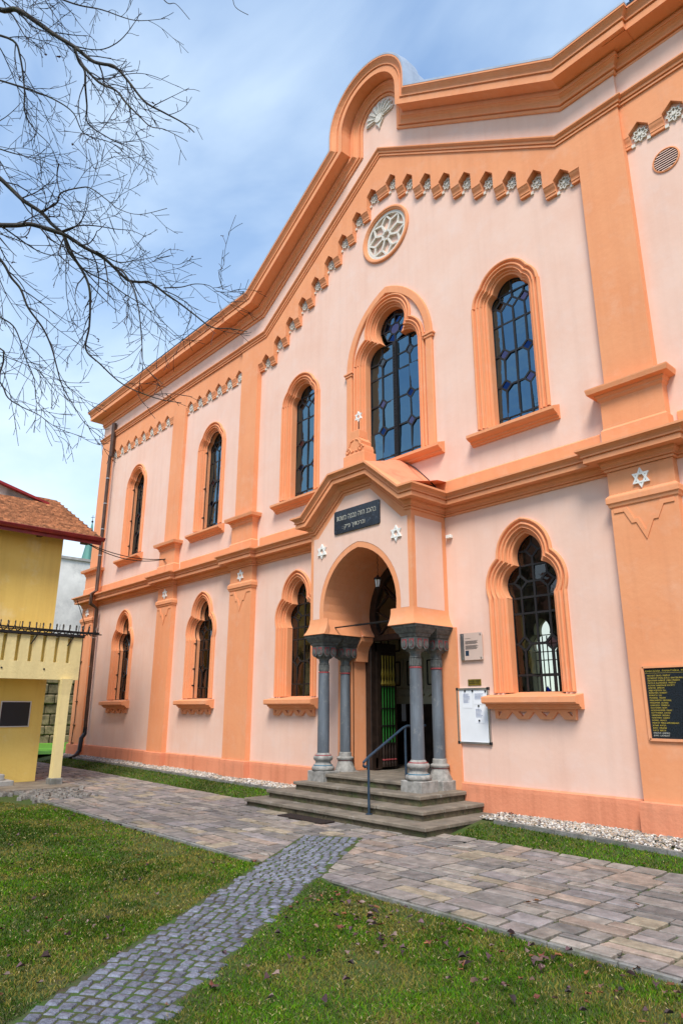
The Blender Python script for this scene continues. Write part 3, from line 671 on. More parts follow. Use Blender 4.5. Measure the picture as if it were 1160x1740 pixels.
run('lower_cornice', [((-15.9, 4, zc), (-1, 0, 0), U3), ((-15.9, -PD, zc), (-1, -1, 0), U3), ((-14.88, -PD, zc), (1, -1, 0), U3), ((-14.88, 0, zc), (1, -1, 0), U3)] + brk(-9.94, -9.02, zc, 0, -PD) + brk(-5.86, -4.85, zc, 0, -PD) + [((-1.44, 0, zc), (0, -1, 0), U3)], LC)
run('lower_cornice', [((1.44, 0, zc), (0, -1, 0), U3)] + brk(4.85, 5.86, zc, 0, -PD) + brk(9.02, 9.94, zc, 0, -PD) + [((15.9, 0, zc), (0, -1, 0), U3)], LC)
for a, b in ((-14.8, -10.05), (-8.9, -5.97), (-4.74, 4.74), (5.97, 8.9), (10.05, 15.9)):
    MB().rings([[(x, -d, z) for d, z in [(0.028, 5.3), (0.028, 5.885), (0.0, 5.915)]] for x in (a, b)]).build('sill_band', 'trim_plaster', syn)

# ---- friezes: plastered band with house-shaped notches, corbels and rosettes
ros = MB()
R8 = [(0.135 * (1 if k % 2 == 0 else 0.66) * cos(pi / 4 + k * pi / 8 * 1.0), 0.135 * (1 if k % 2 == 0 else 0.66) * sin(pi / 4 + k * pi / 8)) for k in range(16)]
for k in range(16): ros.bar(R8[k], R8[(k + 1) % 16], 0.02, -0.035, 0.004)
for k in range(8): ros.bar((0, 0), (0.075 * cos(k * pi / 4 + pi / 8), 0.075 * sin(k * pi / 4 + pi / 8)), 0.03, -0.026, 0.003)
for sx_ in (-1, 1):
    for sz_ in (-1, 1):
        for (x, z) in ((sx_ * .135, sz_ * .155),): ros.prism([(x - .03, z - .03), (x + .03, z - .03), (x + .03, z + .03), (x - .03, z + .03)], -0.032, 0.002)
ros.prism([(0.03 * cos(k * pi / 4), 0.03 * sin(k * pi / 4)) for k in range(8)], -0.045, 0.0)
ros_me = ros.mesh('rosette'); ros_me.materials.append(M['white_relief'])
cor_cache = {}
def corbel(x0, x1, zt, y0, parent):
    w = round(x1 - x0, 2); key = (w, y0)
    if key not in cor_cache:
        prof = [(0, 0.0), (-1, 0.0), (-1, -.05), (-.93, -.055), (-.8, -.10), (-.62, -.14), (-.55, -.17), (-.55, -.195), (-.45, -.20), (-.45, -.25), (0, -.25)]
        mb = MB(); mb.prism([(p[0] * -y0, p[1]) for p in prof], -w / 2, w / 2, 'yz'); me = mb.mesh('corbel'); me.materials.append(M['trim_plaster']); cor_cache[key] = me
    o = bpy.data.objects.new('corbel', cor_cache[key]); C.objects.link(o); o.location = ((x0 + x1) / 2, 0, zt); attach(o, parent)
def rosette(x, z, parent):
    o = bpy.data.objects.new('rosette', ros_me); C.objects.link(o); o.location = (x, -0.002, z); o.scale = (1, 1, 1.0); attach(o, parent)
def frieze(x0, x1, xs, y0, ztop, zpk, hw=0.165):
    low = [(x0, zpk - .15)]
    edges = [x0]
    for x in xs:
        low += [(x - hw, zpk - .15), (x, zpk), (x + hw, zpk - .15)]; edges += [x - hw, x + hw]
    low.append((x1, zpk - .15)); edges.append(x1)
    f = MB().prism(low + [(x1, ztop), (x0, ztop)], y0, 0.01).build('frieze', 'trim_plaster', syn)
    for k in range(0, len(edges), 2):
        if edges[k + 1] - edges[k] > 0.06: corbel(edges[k] + .004, edges[k + 1] - .004, zpk - .15, y0, f)
    for x in xs: rosette(x, zpk - .23, f)
frieze(-14.9, -9.92, [-14.60 + 0.597 * k for k in range(8)], -0.09, 11.85, 11.285)
frieze(-9.12, -5.78, [-8.87 + 0.567 * k for k in range(6)], -0.09, 11.85, 11.285)
frieze(5.78, 9.12, [6.04 + 0.567 * k for k in range(6)], -0.09, 11.85, 11.25)
# centre: notches climb in steps to the gable
hw = 0.155; cx_ = [0.33 + 0.535 * k for k in range(9)]; cz_ = [14.03 - 0.352 * k for k in range(9)]
low = []
for k in range(9):
    x, z = cx_[k], cz_[k]
    low += [(x - hw, z - .15), (x, z), (x + hw, z - .15)]
    if k < 8: low.append((x + hw, cz_[k + 1] - .15))
right = low + [(4.98, cz_[8] - .15)]
left = [(-x, z) for x, z in right[::-1]]
slope = 0.6635
top = [(4.98, 11.75), (4.62, 11.75), (0, 11.75 + 4.62 * slope), (-4.62, 11.75), (-4.98, 11.75)]
cf = MB().prism(left + right + top, -0.148, 0.01).build('gable_frieze', 'trim_plaster', syn)
for s in (-1, 1):
    for k in range(9):
        xa = cx_[k] + hw; xb = (cx_[k + 1] - hw) if k < 8 else 4.97; zt = (cz_[k + 1] if k < 8 else cz_[8]) - .15
        if s > 0: corbel(xa + .003, xb - .003, zt, -0.148, cf)
        else: corbel(-xb + .003, -xa - .003, zt, -0.148, cf)
        rosette(s * cx_[k], cz_[k] - .23, cf)
corbel(-(cx_[0] - hw) + .003, cx_[0] - hw - .003, cz_[0] - .15, -0.148, cf)
# pink band between string course and main cornice
MB().prism([(-5.78, 11.74), (-4.6, 11.74), (0, 11.74 + 4.6 * slope), (4.6, 11.74), (5.78, 11.74), (5.78, 12.55), (4.75, 12.55), (.72, 15.2), (.72, 16.0), (.5, 16.5), (0, 16.7), (-.5, 16.5), (-.72, 16.0), (-.72, 15.2), (-4.75, 12.55), (-5.78, 12.55)], -0.143, -0.002).build('gable_band', 'wall_plaster', syn)
for a, b in ((-15.78, -5.7), (5.7, 15.9)): MB().box(a, b, -0.088, -0.001, 11.84, 12.5).build('attic_band', 'wall_plaster', syn)
# ---- raking mouldings
def rake(pts, y0):
    """pts in (x,z), left to right, mitred within the facade plane"""
    out = []
    for i, p in enumerate(pts):
        d = []
        if i > 0: d.append((p[0] - pts[i - 1][0], p[1] - pts[i - 1][1]))
        if i < len(pts) - 1: d.append((pts[i + 1][0] - p[0], pts[i + 1][1] - p[1]))
        ns = [(-b / hypot(a, b), a / hypot(a, b)) for a, b in d]
        if len(ns) == 1: u = ns[0]
        else:
            k = 1 + ns[0][0] * ns[1][0] + ns[0][1] * ns[1][1]; u = ((ns[0][0] + ns[1][0]) / k, (ns[0][1] + ns[1][1]) / k)
        out.append(((p[0], y0, p[1]), (0, -1, 0), (u[0], 0, u[1])))
    return out
def with_returns(path, xl, xr, z, yb):
    path = list(path); a, b = path[0], path[-1]
    path[0] = (a[0], (-1, -1, 0), a[2]); path[-1] = (b[0], (1, -1, 0), b[2])
    return [((a[0][0], yb, a[0][2]), (-1, 0, 0), U3)] + path + [((b[0][0], yb, b[0][2]), (1, 0, 0), U3)]
SC = [(0, 0), (.03, 0), (.03, .035), (.015, .04), (.015, .055), (.05, .06), (.055, .10), (.04, .105), (.06, .12), (.085, .135), (.10, .15), (.10, .175), (.06, .195), (0, .205)]
run('string_course', with_returns(rake([(-5.78, 11.74), (-4.57, 11.74), (0, 14.79), (4.57, 11.74), (5.78, 11.74)], -0.146), 0, 0, 0, -.05), SC)
run('string_course', [((-15.8, 4, 11.78), (-1, 0, 0), U3), ((-15.8, -.1, 11.78), (-1, -1, 0), U3), ((-5.8, -.1, 11.78), (0, -1, 0), U3)], SC)
run('string_course', [((5.8, -.09, 11.75), (0, -1, 0), U3), ((15.9, -.09, 11.75), (0, -1, 0), U3)], SC)
MC = [(0, 0), (.03, 0), (.045, .02), (.045, .055), (.02, .062), (.02, .08), (.07, .085), (.07, .12), (.055, .125), (.06, .16), (.085, .20), (.125, .225), (.13, .24), (.15, .24), (.15, .31), (.13, .318), (.13, .345), (.43, .36), (.445, .34), (.445, .475), (.43, .48), (.43, .50), (.47, .505), (.47, .53), (.455, .535), (.465, .57), (.495, .61), (.525, .64), (.53, .655), (.545, .655), (.545, .70)]
MT = [(.52, .70), (.55, .695), (.552, .74), (.30, .79), (0.05, .79)]
zb_ = 12.45
arc = [(-.6, 15.16), (-.6, 15.55)] + [(-.6 * cos(pi * i / 22), 15.92 + .6 * sin(pi * i / 22)) for i in range(23)] + [(.6, 15.55), (.6, 15.16)]
mainpath = with_returns(rake([(-5.78, zb_), (-4.74, zb_)] + arc + [(4.74, zb_), (5.78, zb_)], -0.146), 0, 0, 0, .1)
run('main_cornice', mainpath, MC); run('cornice_flashing', mainpath, MT, 'sheet_metal')
sidel = [((-15.8, 5, zb_ + .04), (-1, 0, 0), U3), ((-15.8, -.1, zb_ + .04), (-1, -1, 0), U3), ((-5.8, -.1, zb_ + .04), (0, -1, 0), U3)]
sider = [((5.8, -.05, zb_), (0, -1, 0), U3), ((15.9, -.05, zb_), (0, -1, 0), U3)]
for pth in (sidel, sider): run('main_cornice', pth, MC); run('cornice_flashing', pth, MT, 'roof_edge')
# snow hooks on the eaves edge
for x in (-15, -13.6, -12.2, -10.8, -9.4, -8, -6.6, 5.2, 6.4):
    MB().box(x - .012, x + .012, -.62, -.45, 13.2, 13.27).build('roof_hook', 'roof_edge', syn)
# barrel roof behind the gable arch, second arch behind it
def barrel(y0, y1, r, name, material, t=.03, z0=15.35):
    outr = [(-r, z0)] + [(-r * cos(pi * i / 16), 15.92 + r * sin(pi * i / 16)) for i in range(17)] + [(r, z0)]
    inn = [(x * (r - t) / r, (15.92 + (z - 15.92) * (r - t) / r) if z > 15.5 else z) for x, z in outr]
    return MB().prism(outr + inn[::-1], y0, y1).build(name, material, syn)
barrel(-.55, 2.2, 1.33, 'barrel_roof', 'sheet_metal', .05, 15.85); barrel(1.1, 1.75, 1.62, 'rear_arch', 'trim_plaster', .4, 14.2); barrel(.95, 4.0, 1.70, 'rear_arch_roof', 'sheet_metal', .06, 14.2)
MB().prism([(-5.6, 13.0), (5.6, 13.0), (1.1, 16.0), (-1.1, 16.0)], 1.3, 1.7).build('rear_gable', 'trim_plaster', syn)
MB().prism([(-5.75, 13.0), (-5.75, 13.16), (-1.1, 16.1), (1.1, 16.1), (5.75, 13.16), (5.75, 13.0)], 1.2, 1.8).build('rear_gable_flashing', 'sheet_metal', syn)
MB().tube([(0, -.45, 16.9), (0, -.45, 17.35)], .02, 5).build('finial_rod', 'roof_edge', syn)
st = MB()
for k in range(6): st.bar((0, 17.45), (.14 * cos(k * pi / 3 + .5), 17.45 + .14 * sin(k * pi / 3 + .5)), .03, -.47, -.43)
st.build('gable_star', 'roof_edge', syn)
# palmette in the gable arch
pal = MB()
for k in range(9):
    a = radians(8 + 164 * k / 8); L_ = 0.46 + 0.05 * sin(a); c = (0.02, 15.93)
    def pt(r, s): return (c[0] + r * cos(a) - s * sin(a), c[1] + r * sin(a) + s * cos(a))
    pet = [pt(.12, -.018), pt(.3, -.05), pt(L_ - .05, -.066), pt(L_, -.035), pt(L_ + .015, 0), pt(L_, .035), pt(L_ - .05, .066), pt(.3, .05), pt(.12, .018)]
    pal.prism(pet, -.185, -.14); q = inset(pet, .018)[1]
    pal.prism([pt(.16, -.008), pt(.3, -.022), pt(L_ - .05, -.03), pt(L_ - .02, 0), pt(L_ - .05, .03), pt(.3, .022), pt(.16, .008)], -.21, -.18)
pal.prism([(.02 + .12 * cos(k * pi / 8), 15.93 + .12 * sin(k * pi / 8)) for k in range(16)], -.215, -.14)
pal.prism([(-.12, 15.86), (.16, 15.86), (.06, 15.72), (.02, 15.62), (-.02, 15.72)], -.19, -.14)
pal.build('palmette', 'white_relief', syn)

# ---- windows
FP = [(.30, .01), (.30, -.04), (.29, -.055), (.268, -.06), (.25, -.05), (.245, -.03), (.238, -.006), (.20, -.006), (.197, -.03), (.185, -.045), (.168, -.045), (.158, -.03), (.154, -.005), (.112, -.005), (.108, -.02), (.10, -.022), (.09, .0), (.086, .045), (.05, .045), (.047, .085), (.005, .085), (0.0, .095), (0.0, .285)]
def frame_mesh(fn, prof):
    mb = MB(); mb.rings([[(x, y, z) for x, z in fn(o)] for o, y in prof]); return mb
def cells_of(bands, diamonds, dw, dh):
    """leaded pattern: rows of cells between bars, corners cut where a diamond sits on the crossing"""
    cells = []
    def has(x, z): return any(abs(x - a) < .01 and abs(z - b) < .01 for a, b, _ in diamonds)
    for z0, z1, xs in bands:
        for a, b in zip(xs[:-1], xs[1:]):
            p = []
            p += [(a + dw, z0), ] if has(a, z0) else [(a, z0)]
            p += [(b - dw, z0), (b, z0 + dh)] if has(b, z0) else [(b, z0)]
            p += [(b, z1 - dh), (b - dw, z1)] if has(b, z1) else [(b, z1)]
            p += [(a + dw, z1), (a, z1 - dh)] if has(a, z1) else [(a, z1)]
            if has(a, z0): p += [(a, z0 + dh)]
            cells.append((p, None))
    for x, z, m_ in diamonds: cells.append(([(x - dw, z), (x, z - dh), (x + dw, z), (x, z + dh)], m_))
    return cells
def face_out(me):
    me.update()
    if sum(p.normal.y * p.area for p in me.polygons) > 0: me.flip_normals()
def glaze(parent, outline, cells, clear, y=.262, lw=.019):
    lead = MB(); k = 0
    for cell, m_ in cells:
        p = clip_convex(list(outline), cell)
        if len(p) < 3 or abs(area(p)) < 0.0015: continue
        a, q = inset(p, lw)
        n = len(a)
        lead.add([(x, y - .014, z) for x, z in a] + [(x, y - .014, z) for x, z in q] + [(x, y + .012, z) for x, z in a] + [(x, y + .012, z) for x, z in q],
                 [(j, (j + 1) % n, n + (j + 1) % n, n + j) for j in range(n)] + [(2 * n + j, 3 * n + j, 3 * n + (j + 1) % n, 2 * n + (j + 1) % n) for j in range(n)] + [(n + j, n + (j + 1) % n, 3 * n + (j + 1) % n, 3 * n + j) for j in range(n)])
        t = random.uniform(-.012, .012); u = random.uniform(-.016, .016)
        xm = sum(v[0] for v in p) / n; zm = sum(v[1] for v in p) / n
        tri = tessellate_polygon([[Vector((v[0], v[1], 0)) for v in a]])
        yy = [y + t * (v[0] - xm) * 6 + u * (v[1] - zm) * 3 for v in a]
        pn = MB().add([(v[0], w_, v[1]) for v, w_ in zip(a, yy)], [tuple(s) for s in tri]).build('pane', m_ or clear, parent); face_out(pn.data)
        k += 1
    lead.build('lead_came', 'lead', parent)
# lower windows
X4 = [-.7, -.265, 0, .265, .7]
low_cells = cells_of([(1.8, 2.147, X4), (2.147, 2.67, X4), (2.67, 3.19, X4), (3.19, 3.468, X4), (3.468, 3.74, X4), (3.74, 4.03, X4), (4.03, 4.285, [-.7, 0, .7]), (4.285, 4.7, [-.7, 0, .7])],
                     [(-.265, 2.67, 'glass_low'), (.265, 2.67, 'glass_dark'), (-.265, 3.74, 'glass_low'), (.265, 3.74, 'glass_dark'), (0, 4.285, 'glass_low')], .127, .122)
up_cells = cells_of([(6.6, 6.908, X4), (6.908, 7.573, X4), (7.573, 8.237, X4), (8.237, 8.885, X4), (8.885, 9.30, X4), (9.30, 9.52, [-.7, -.265, 0, .265, .7]), (9.52, 9.95, [-.7, 0, .7])],
                    [(-.265, 7.573, 'glass_blue'), (.265, 7.573, 'glass_violet'), (-.265, 8.237, 'glass_violet'), (.265, 8.237, 'glass_blue'), (-.265, 9.30, 'glass_teal'), (0, 9.30, 'glass_sky'), (.265, 9.30, 'glass_violet')], .127, .118)
def low_window():
    w = frame_mesh(LOW, FP).build('window', 'trim_plaster', syn, smooth=22)
    MB().prism([(-.25, 1.792), (-.265, 1.785), (-.265, 1.70), (-.25, 1.695), (-.25, 1.682), (-.15, 1.672), (-.14, 1.64), (-.10, 1.625), (-.09, 1.594), (.02, 1.594), (.02, 1.81), (.29, 1.88)][:11] + [(.29, 1.875)], -.87, .87, 'yz').build('sill', 'trim_plaster', w)
    ap = []
    xs = [-.68, -.47, -.24, -.045, .18, .39, .61, .81]; xs = [x - .065 for x in xs]
    low = [(xs[0], 1.44), (xs[1], 1.44), ((xs[1] + xs[2]) / 2, 1.555), (xs[2], 1.44), (xs[3], 1.44), ((xs[3] + xs[4]) / 2, 1.555), (xs[4], 1.44), (xs[5], 1.44), ((xs[5] + xs[6]) / 2, 1.555), (xs[6], 1.44), (xs[7], 1.44)]
    hol = []
    for a, b, kind in ((xs[0], xs[1], 0), (xs[2], xs[3], 1), (xs[4], xs[5], 1), (xs[6], xs[7], 2)):
        c = (a + b) / 2
        if kind == 1: hol.append([(c, 1.475), (c + .085, 1.555), (c - .085, 1.555)])
        elif kind == 0: hol.append([(a + .06, 1.485), (a + .075, 1.485), (a + .145, 1.555), (a + .06, 1.555)])
        else: hol.append([(b - .06, 1.485), (b - .06, 1.555), (b - .145, 1.555), (b - .075, 1.485)])
    MB().sheet(low + [(xs[7] + .005, 1.62), (xs[0] - .005, 1.62)], hol, -.055, .004).build('apron', 'trim_plaster', w)
    glaze(w, LOW(0.003, 1.84), low_cells, 'glass_low'); return w
def up_window():
    w = frame_mesh(UPP, FP).build('window', 'trim_plaster', syn, smooth=22)
    MB().prism([(-.22, 6.60), (-.22, 6.545), (-.205, 6.535), (-.17, 6.51), (-.10, 6.49), (-.09, 6.46), (-.05, 6.45), (-.04, 6.415), (.02, 6.415), (.02, 6.66), (.28, 6.80), (.28, 6.80)][:11], -.93, .93, 'yz').build('sill', 'trim_plaster', w)
    glaze(w, UPP(0.003, 6.75), up_cells, 'glass_sky'); return w
lw, uw = low_window(), up_window()
lw.location.x = WC[3]; uw.location.x = WC[3]
for c in (WC[0], WC[1], WC[2], WC[4]): dup(lw, syn, (c, 0, 0)); dup(uw, syn, (c, 0, 0))
# protective storm frames in the two bays on the left
for c in WC[:2]:
    for fn, z0, nm in ((UPP, 6.78, 'u'), (LOW, 1.86, 'l')):
        mb = MB(); P = [(x + c, .13, z) for x, z in fn(-.005, z0)]; mb.tube(P + [P[0]], .013, 5)
        zz = [z0 + .35, (z0 + fn(0)[1][1]) / 2, fn(0)[1][1] - .1]
        for z in zz: mb.box(c - .56, c - .44, .085, .135, z - .02, z + .02)
        mb.build('window_guard', 'dark_wood', syn)
# centre window
cw = frame_mesh(CEN, [(o * .95, y) for o, y in FP]).build('window', 'trim_plaster', syn, smooth=22); cw['label'] = 'largest window, two lights under a pointed band'
MB().prism([(-.22, 6.69), (-.22, 6.63), (-.20, 6.62), (-.17, 6.595), (-.10, 6.57), (-.09, 6.54), (-.04, 6.52), (.02, 6.52), (.02, 6.73), (.28, 6.86)], -1.52, 1.52, 'yz').build('sill', 'trim_plaster', cw)
def pband(o):
    h, c = 1.33 - o, .54; r = 1.87 - o
    p = [(-h, 6.68), (-h, 9.31)] + [(c + r * cos(pi - (pi - math.acos(-c / r)) * i / 12), 9.31 + r * sin(pi - (pi - math.acos(-c / r)) * i / 12)) for i in range(13)]
    return p + [(-x, z) for x, z in p[-2::-1]]
mb = MB(); mb.rings([[(x, y, z) for x, z in pband(o)] for o, y in ((0, .01), (0, -.05), (.015, -.06), (.165, -.06), (.18, -.045), (.18, .01))]); mb.build('pointed_band', 'trim_plaster', cw, smooth=28)
for s in (-1, 1): MB().cbox(s * 1.245 - .15, s * 1.245 + .15, -.10, .01, 9.27, 9.315, .008).cbox(s * 1.245 - .125, s * 1.245 + .125, -.08, .01, 9.21, 9.27, .008).build('impost', 'trim_plaster', cw)
XC = [-1.2, -.43, -.045, .045, .43, 1.2]
XC1 = [-1.2, -.43, -.045]; XC2 = [.045, .43, 1.2]
bands = []
for xs in (XC1, XC2): bands += [(6.6, 7.0, xs), (7.0, 7.66, xs), (7.66, 8.33, xs), (8.33, 9.02, xs), (9.02, 9.40, xs), (9.40, 9.78, xs)]
ccells = cells_of(bands, [(-.43, 7.66, 'glass_blue'), (-.43, 8.33, 'glass_violet'), (-.43, 9.40, 'glass_teal'), (.43, 7.66, 'glass_violet'), (.43, 8.33, 'glass_blue'), (.43, 9.40, 'glass_teal')], .12, .125)
cc = (0, 10.12)
hexa = [(cc[0] + .15 * cos(k * pi / 4), cc[1] + .15 * sin(k * pi / 4)) for k in range(8)]
ccells.append((hexa, 'glass_violet'))
for k in range(8):
    a, b = k * pi / 4, (k + 1) * pi / 4; R_ = .36
    p = [hexa[k], (cc[0] + R_ * cos(a), cc[1] + R_ * sin(a)), (cc[0] + R_ * cos(b), cc[1] + R_ * sin(b)), hexa[(k + 1) % 8]]
    ccells.append((p, 'glass_blue' if k % 2 else 'glass_sky'))
    if 10.12 + .6 * sin((a + b) / 2) > 9.9:
        ccells.append(([(cc[0] + R_ * cos(a), cc[1] + R_ * sin(a)), (cc[0] + .8 * cos(a), cc[1] + .8 * sin(a)), (cc[0] + .8 * cos(b), cc[1] + .8 * sin(b)), (cc[0] + R_ * cos(b), cc[1] + R_ * sin(b))], 'glass_teal' if k % 2 else 'glass_blue'))
glaze(cw, CEN(0.003, 6.8), ccells, 'glass_sky')
mb = MB().box(-.05, .05, .20, .30, 6.8, 9.74)
for k in range(40): mb.box(-.02, .02, .185, .20, 6.85 + k * .07, 6.885 + k * .07)
mb.build('mullion', 'dark_iron', cw)
MB().box(-.012, 1.2, .0, .0, 0, 0) if False else None
# rose window
def ring(r0, r1, y0, y1, n=40, cz=12.57, ez=.95):
    return [[(r * cos(2 * pi * j / n), y, cz + r * ez * sin(2 * pi * j / n)) for j in range(n)] for r, y in ((r1, y1), (r1, y0), (r0, y0), (r0, y1))]
rw = MB().rings([[(r * cos(2 * pi * j / 40), y, 12.57 + r * .95 * sin(2 * pi * j / 40)) for j in range(40)] for r, y in ((.755, .01), (.755, -.04), (.735, -.055), (.70, -.055), (.685, -.035), (.66, -.03), (.645, .0), (.635, .04))], True).build('rose_window', 'trim_plaster', syn, smooth=22)
tr = MB().rings(ring(.57, .645, .01, .09), True)
rz = lambda r, a: (r * cos(a), 12.57 + r * .95 * sin(a))
for k in range(8):
    a = k * pi / 4 + pi / 8; b = a + pi / 4; m_ = a + pi / 8
    tr.bar(rz(.13, a), rz(.40, a), .05, .015, .085); tr.bar(rz(.40, a), rz(.585, a - pi / 8), .045, .018, .084); tr.bar(rz(.40, a), rz(.585, a + pi / 8), .045, .021, .083)
    tr.bar(rz(.13, a), rz(.13, b), .055, .012, .088)
tr.build('tracery', 'white_relief', rw)
MB().prism([rz(.64, 2 * pi * i / 32) for i in range(32)], .087, .12).build('backing', 'wall_plaster', rw)
# round louvred vent in the right hand bay
vt = MB().rings([[(6.37 + r * cos(2 * pi * j / 28), y, 10.27 + r * sin(2 * pi * j / 28)) for j in range(28)] for r, y in ((.22, .0), (.22, -.02), (.20, -.025), (.195, -.003))], True).build('vent', 'trim_plaster', syn)
MB().prism([(6.37 + .197 * cos(2 * pi * j / 28), 10.27 + .197 * sin(2 * pi * j / 28)) for j in range(28)], -.004, .0).build('vent_back', 'lead', vt)
for k in range(9):
    z = 10.27 - .17 + k * .0425; h = sqrt(max(0, .19 ** 2 - (z - 10.27) ** 2))
    MB().add([(6.37 - h, -.006, z + .016), (6.37 + h, -.006, z + .016), (6.37 + h, -.022, z - .012), (6.37 - h, -.022, z - .012), (6.37 - h, -.006, z + .010), (6.37 + h, -.006, z + .010)], [(0, 1, 2, 3), (4, 5, 2, 3)]).build('slat', 'wall_plaster', vt)

# ================================================================== PORCH
porch = bpy.data.objects.new('porch', None); C.objects.link(porch); attach(porch, syn)
PY = -0.98
bed = [(-1.44, zc), (-1.29, zc), (-.41, 5.90), (.41, 5.90), (1.29, zc), (1.44, zc)]
hs = horseshoe(0, 3.06)
# solid block with the arch passing through
front = [(-1.44, 3.33)] + [(-1.44, zc + .1), (-1.29, zc + .1), (-.41, 6.0), (.41, 6.0), (1.29, zc + .1), (1.44, zc + .1), (1.44, 3.33)]
hs2 = [p for p in horseshoe(0, 3.06)]
MB().prism([(-.90, 3.045), (-1.44, 3.045)] + [(-1.44, 5.3), (-1.29, 5.3), (-.41, 6.0), (.41, 6.0), (1.29, 5.3), (1.44, 5.3), (1.44, 3.045), (.90, 3.045)] + [p for p in hs2[::-1] if p[1] > 3.07], PY, 0.02).build('porch_body', 'trim_plaster', porch)
# coved foot that swells outward to the capitals
for s in (-1, 1):
    prof = [(-.02, 3.36), (.004, 3.36), (.008, 3.28), (.025, 3.20), (.055, 3.12), (.095, 3.05), (.092, 3.041), (-.02, 3.041)]
    pth = [((s * .885, PY, 0), (0, -1, 0), U3), ((s * 1.44, PY, 0), (s, -1, 0), U3), ((s * 1.44, 0.0, 0), (s, 0, 0), U3)]
    MB().rings([[tuple(Vector(P) + Vector(Nv) * d + Vector((0, 0, h))) for d, h in prof] for P, Nv, Uv in pth], True, True).build('porch_foot', 'trim_plaster', porch, smooth=25)
# plastered soffit of the arch where it passes through the wall
MB().prism(horseshoe(0.045, 3.06) + horseshoe(0.0, 3.06)[::-1], 0.018, .345).build('arch_soffit', 'trim_plaster', porch)
# pale panels with an orange border
def panel(poly, y0, name='panel'): return MB().prism(poly, y0 - .006, y0 + .02).build(name, 'wall_plaster', porch)
ob = [(-1.345, 3.36), (-1.345, 5.065), (-1.20, 5.065), (-.37, 5.825), (.37, 5.825), (1.20, 5.065), (1.345, 5.065), (1.345, 3.36), (1.14, 3.36)]
ho = [p for p in horseshoe(.115, 3.2)[::-1] if p[1] > 3.37]
panel(ob + ho + [(-1.14, 3.36)], PY)
for s in (-1, 1):
    MB().prism([(-.88, 3.35), (-.12, 3.35), (-.12, 5.06), (-.88, 5.06)], s * 1.446 - (.0 if s > 0 else 0), s * 1.42, 'yz').build('side_panel', 'wall_plaster', porch)
run('pediment_cornice', with_returns(rake(bed, PY), 0, 0, 0, 0.0), LC, parent=porch)
# orange roof
cr = [(-1.785, 5.56), (-1.43, 5.56), (-.55, 6.285), (.55, 6.285), (1.43, 5.56), (1.785, 5.56)]
R_ = []
for y, dz, k in ((PY - .345, 0, 1), (PY - .1, .05, .99), (PY + .25, .15, .95), (PY + .6, .27, .9), (0.0, .33, .86)):
    R_.append([(x * k, y, z + dz) for x, z in cr])
MB().rings(R_).build('porch_roof', 'plinth_plaster', porch, smooth=20)
# finial with volutes and a star on a rod
fy = -.93; fm = MB().cbox(-.31, .31, fy - .16, fy + .2, 6.33, 6.64, .012)
fm.prism([(-.27, 6.64), (.27, 6.64), (.28, 6.72), (.25, 6.80), (.19, 6.83), (.20, 6.90), (.14, 6.97), (.12, 7.0), (-.12, 7.0), (-.14, 6.97), (-.20, 6.90), (-.19, 6.83), (-.25, 6.80), (-.28, 6.72)], fy - .12, fy + .16)
fm.cbox(-.13, .13, fy - .12, fy + .13, 6.99, 7.17, .01)
for s in (-1, 1):
    P = [(s * .19 + .075 * (1 - t / 14) * cos(t * .7), fy - .125, 6.74 + .075 * (1 - t / 14) * sin(t * .7)) for t in range(12)]
    fm.tube(P, .018, 6); fm.tube([(s * .17, fy - .125, 6.82), (s * .12, fy - .125, 6.93), (s * .03, fy - .125, 6.97)], .016, 6); fm.tube([(s * .02, fy - .125, 6.72), (s * .09, fy - .125, 6.70), (s * .12, fy - .125, 6.76)], .014, 6)
fm.build('finial', 'trim_plaster', porch, smooth=30)
MB().tube([(0, fy, 7.15), (0, fy, 7.42)], .014, 6).build('finial_rod', 'dark_iron', porch)
david(0, 7.52, .115, fy + .015, porch)
for sx_, pz in ((-1.06, 4.765), (1.075, 4.765)): david(sx_, pz, .15, PY - .006, porch)
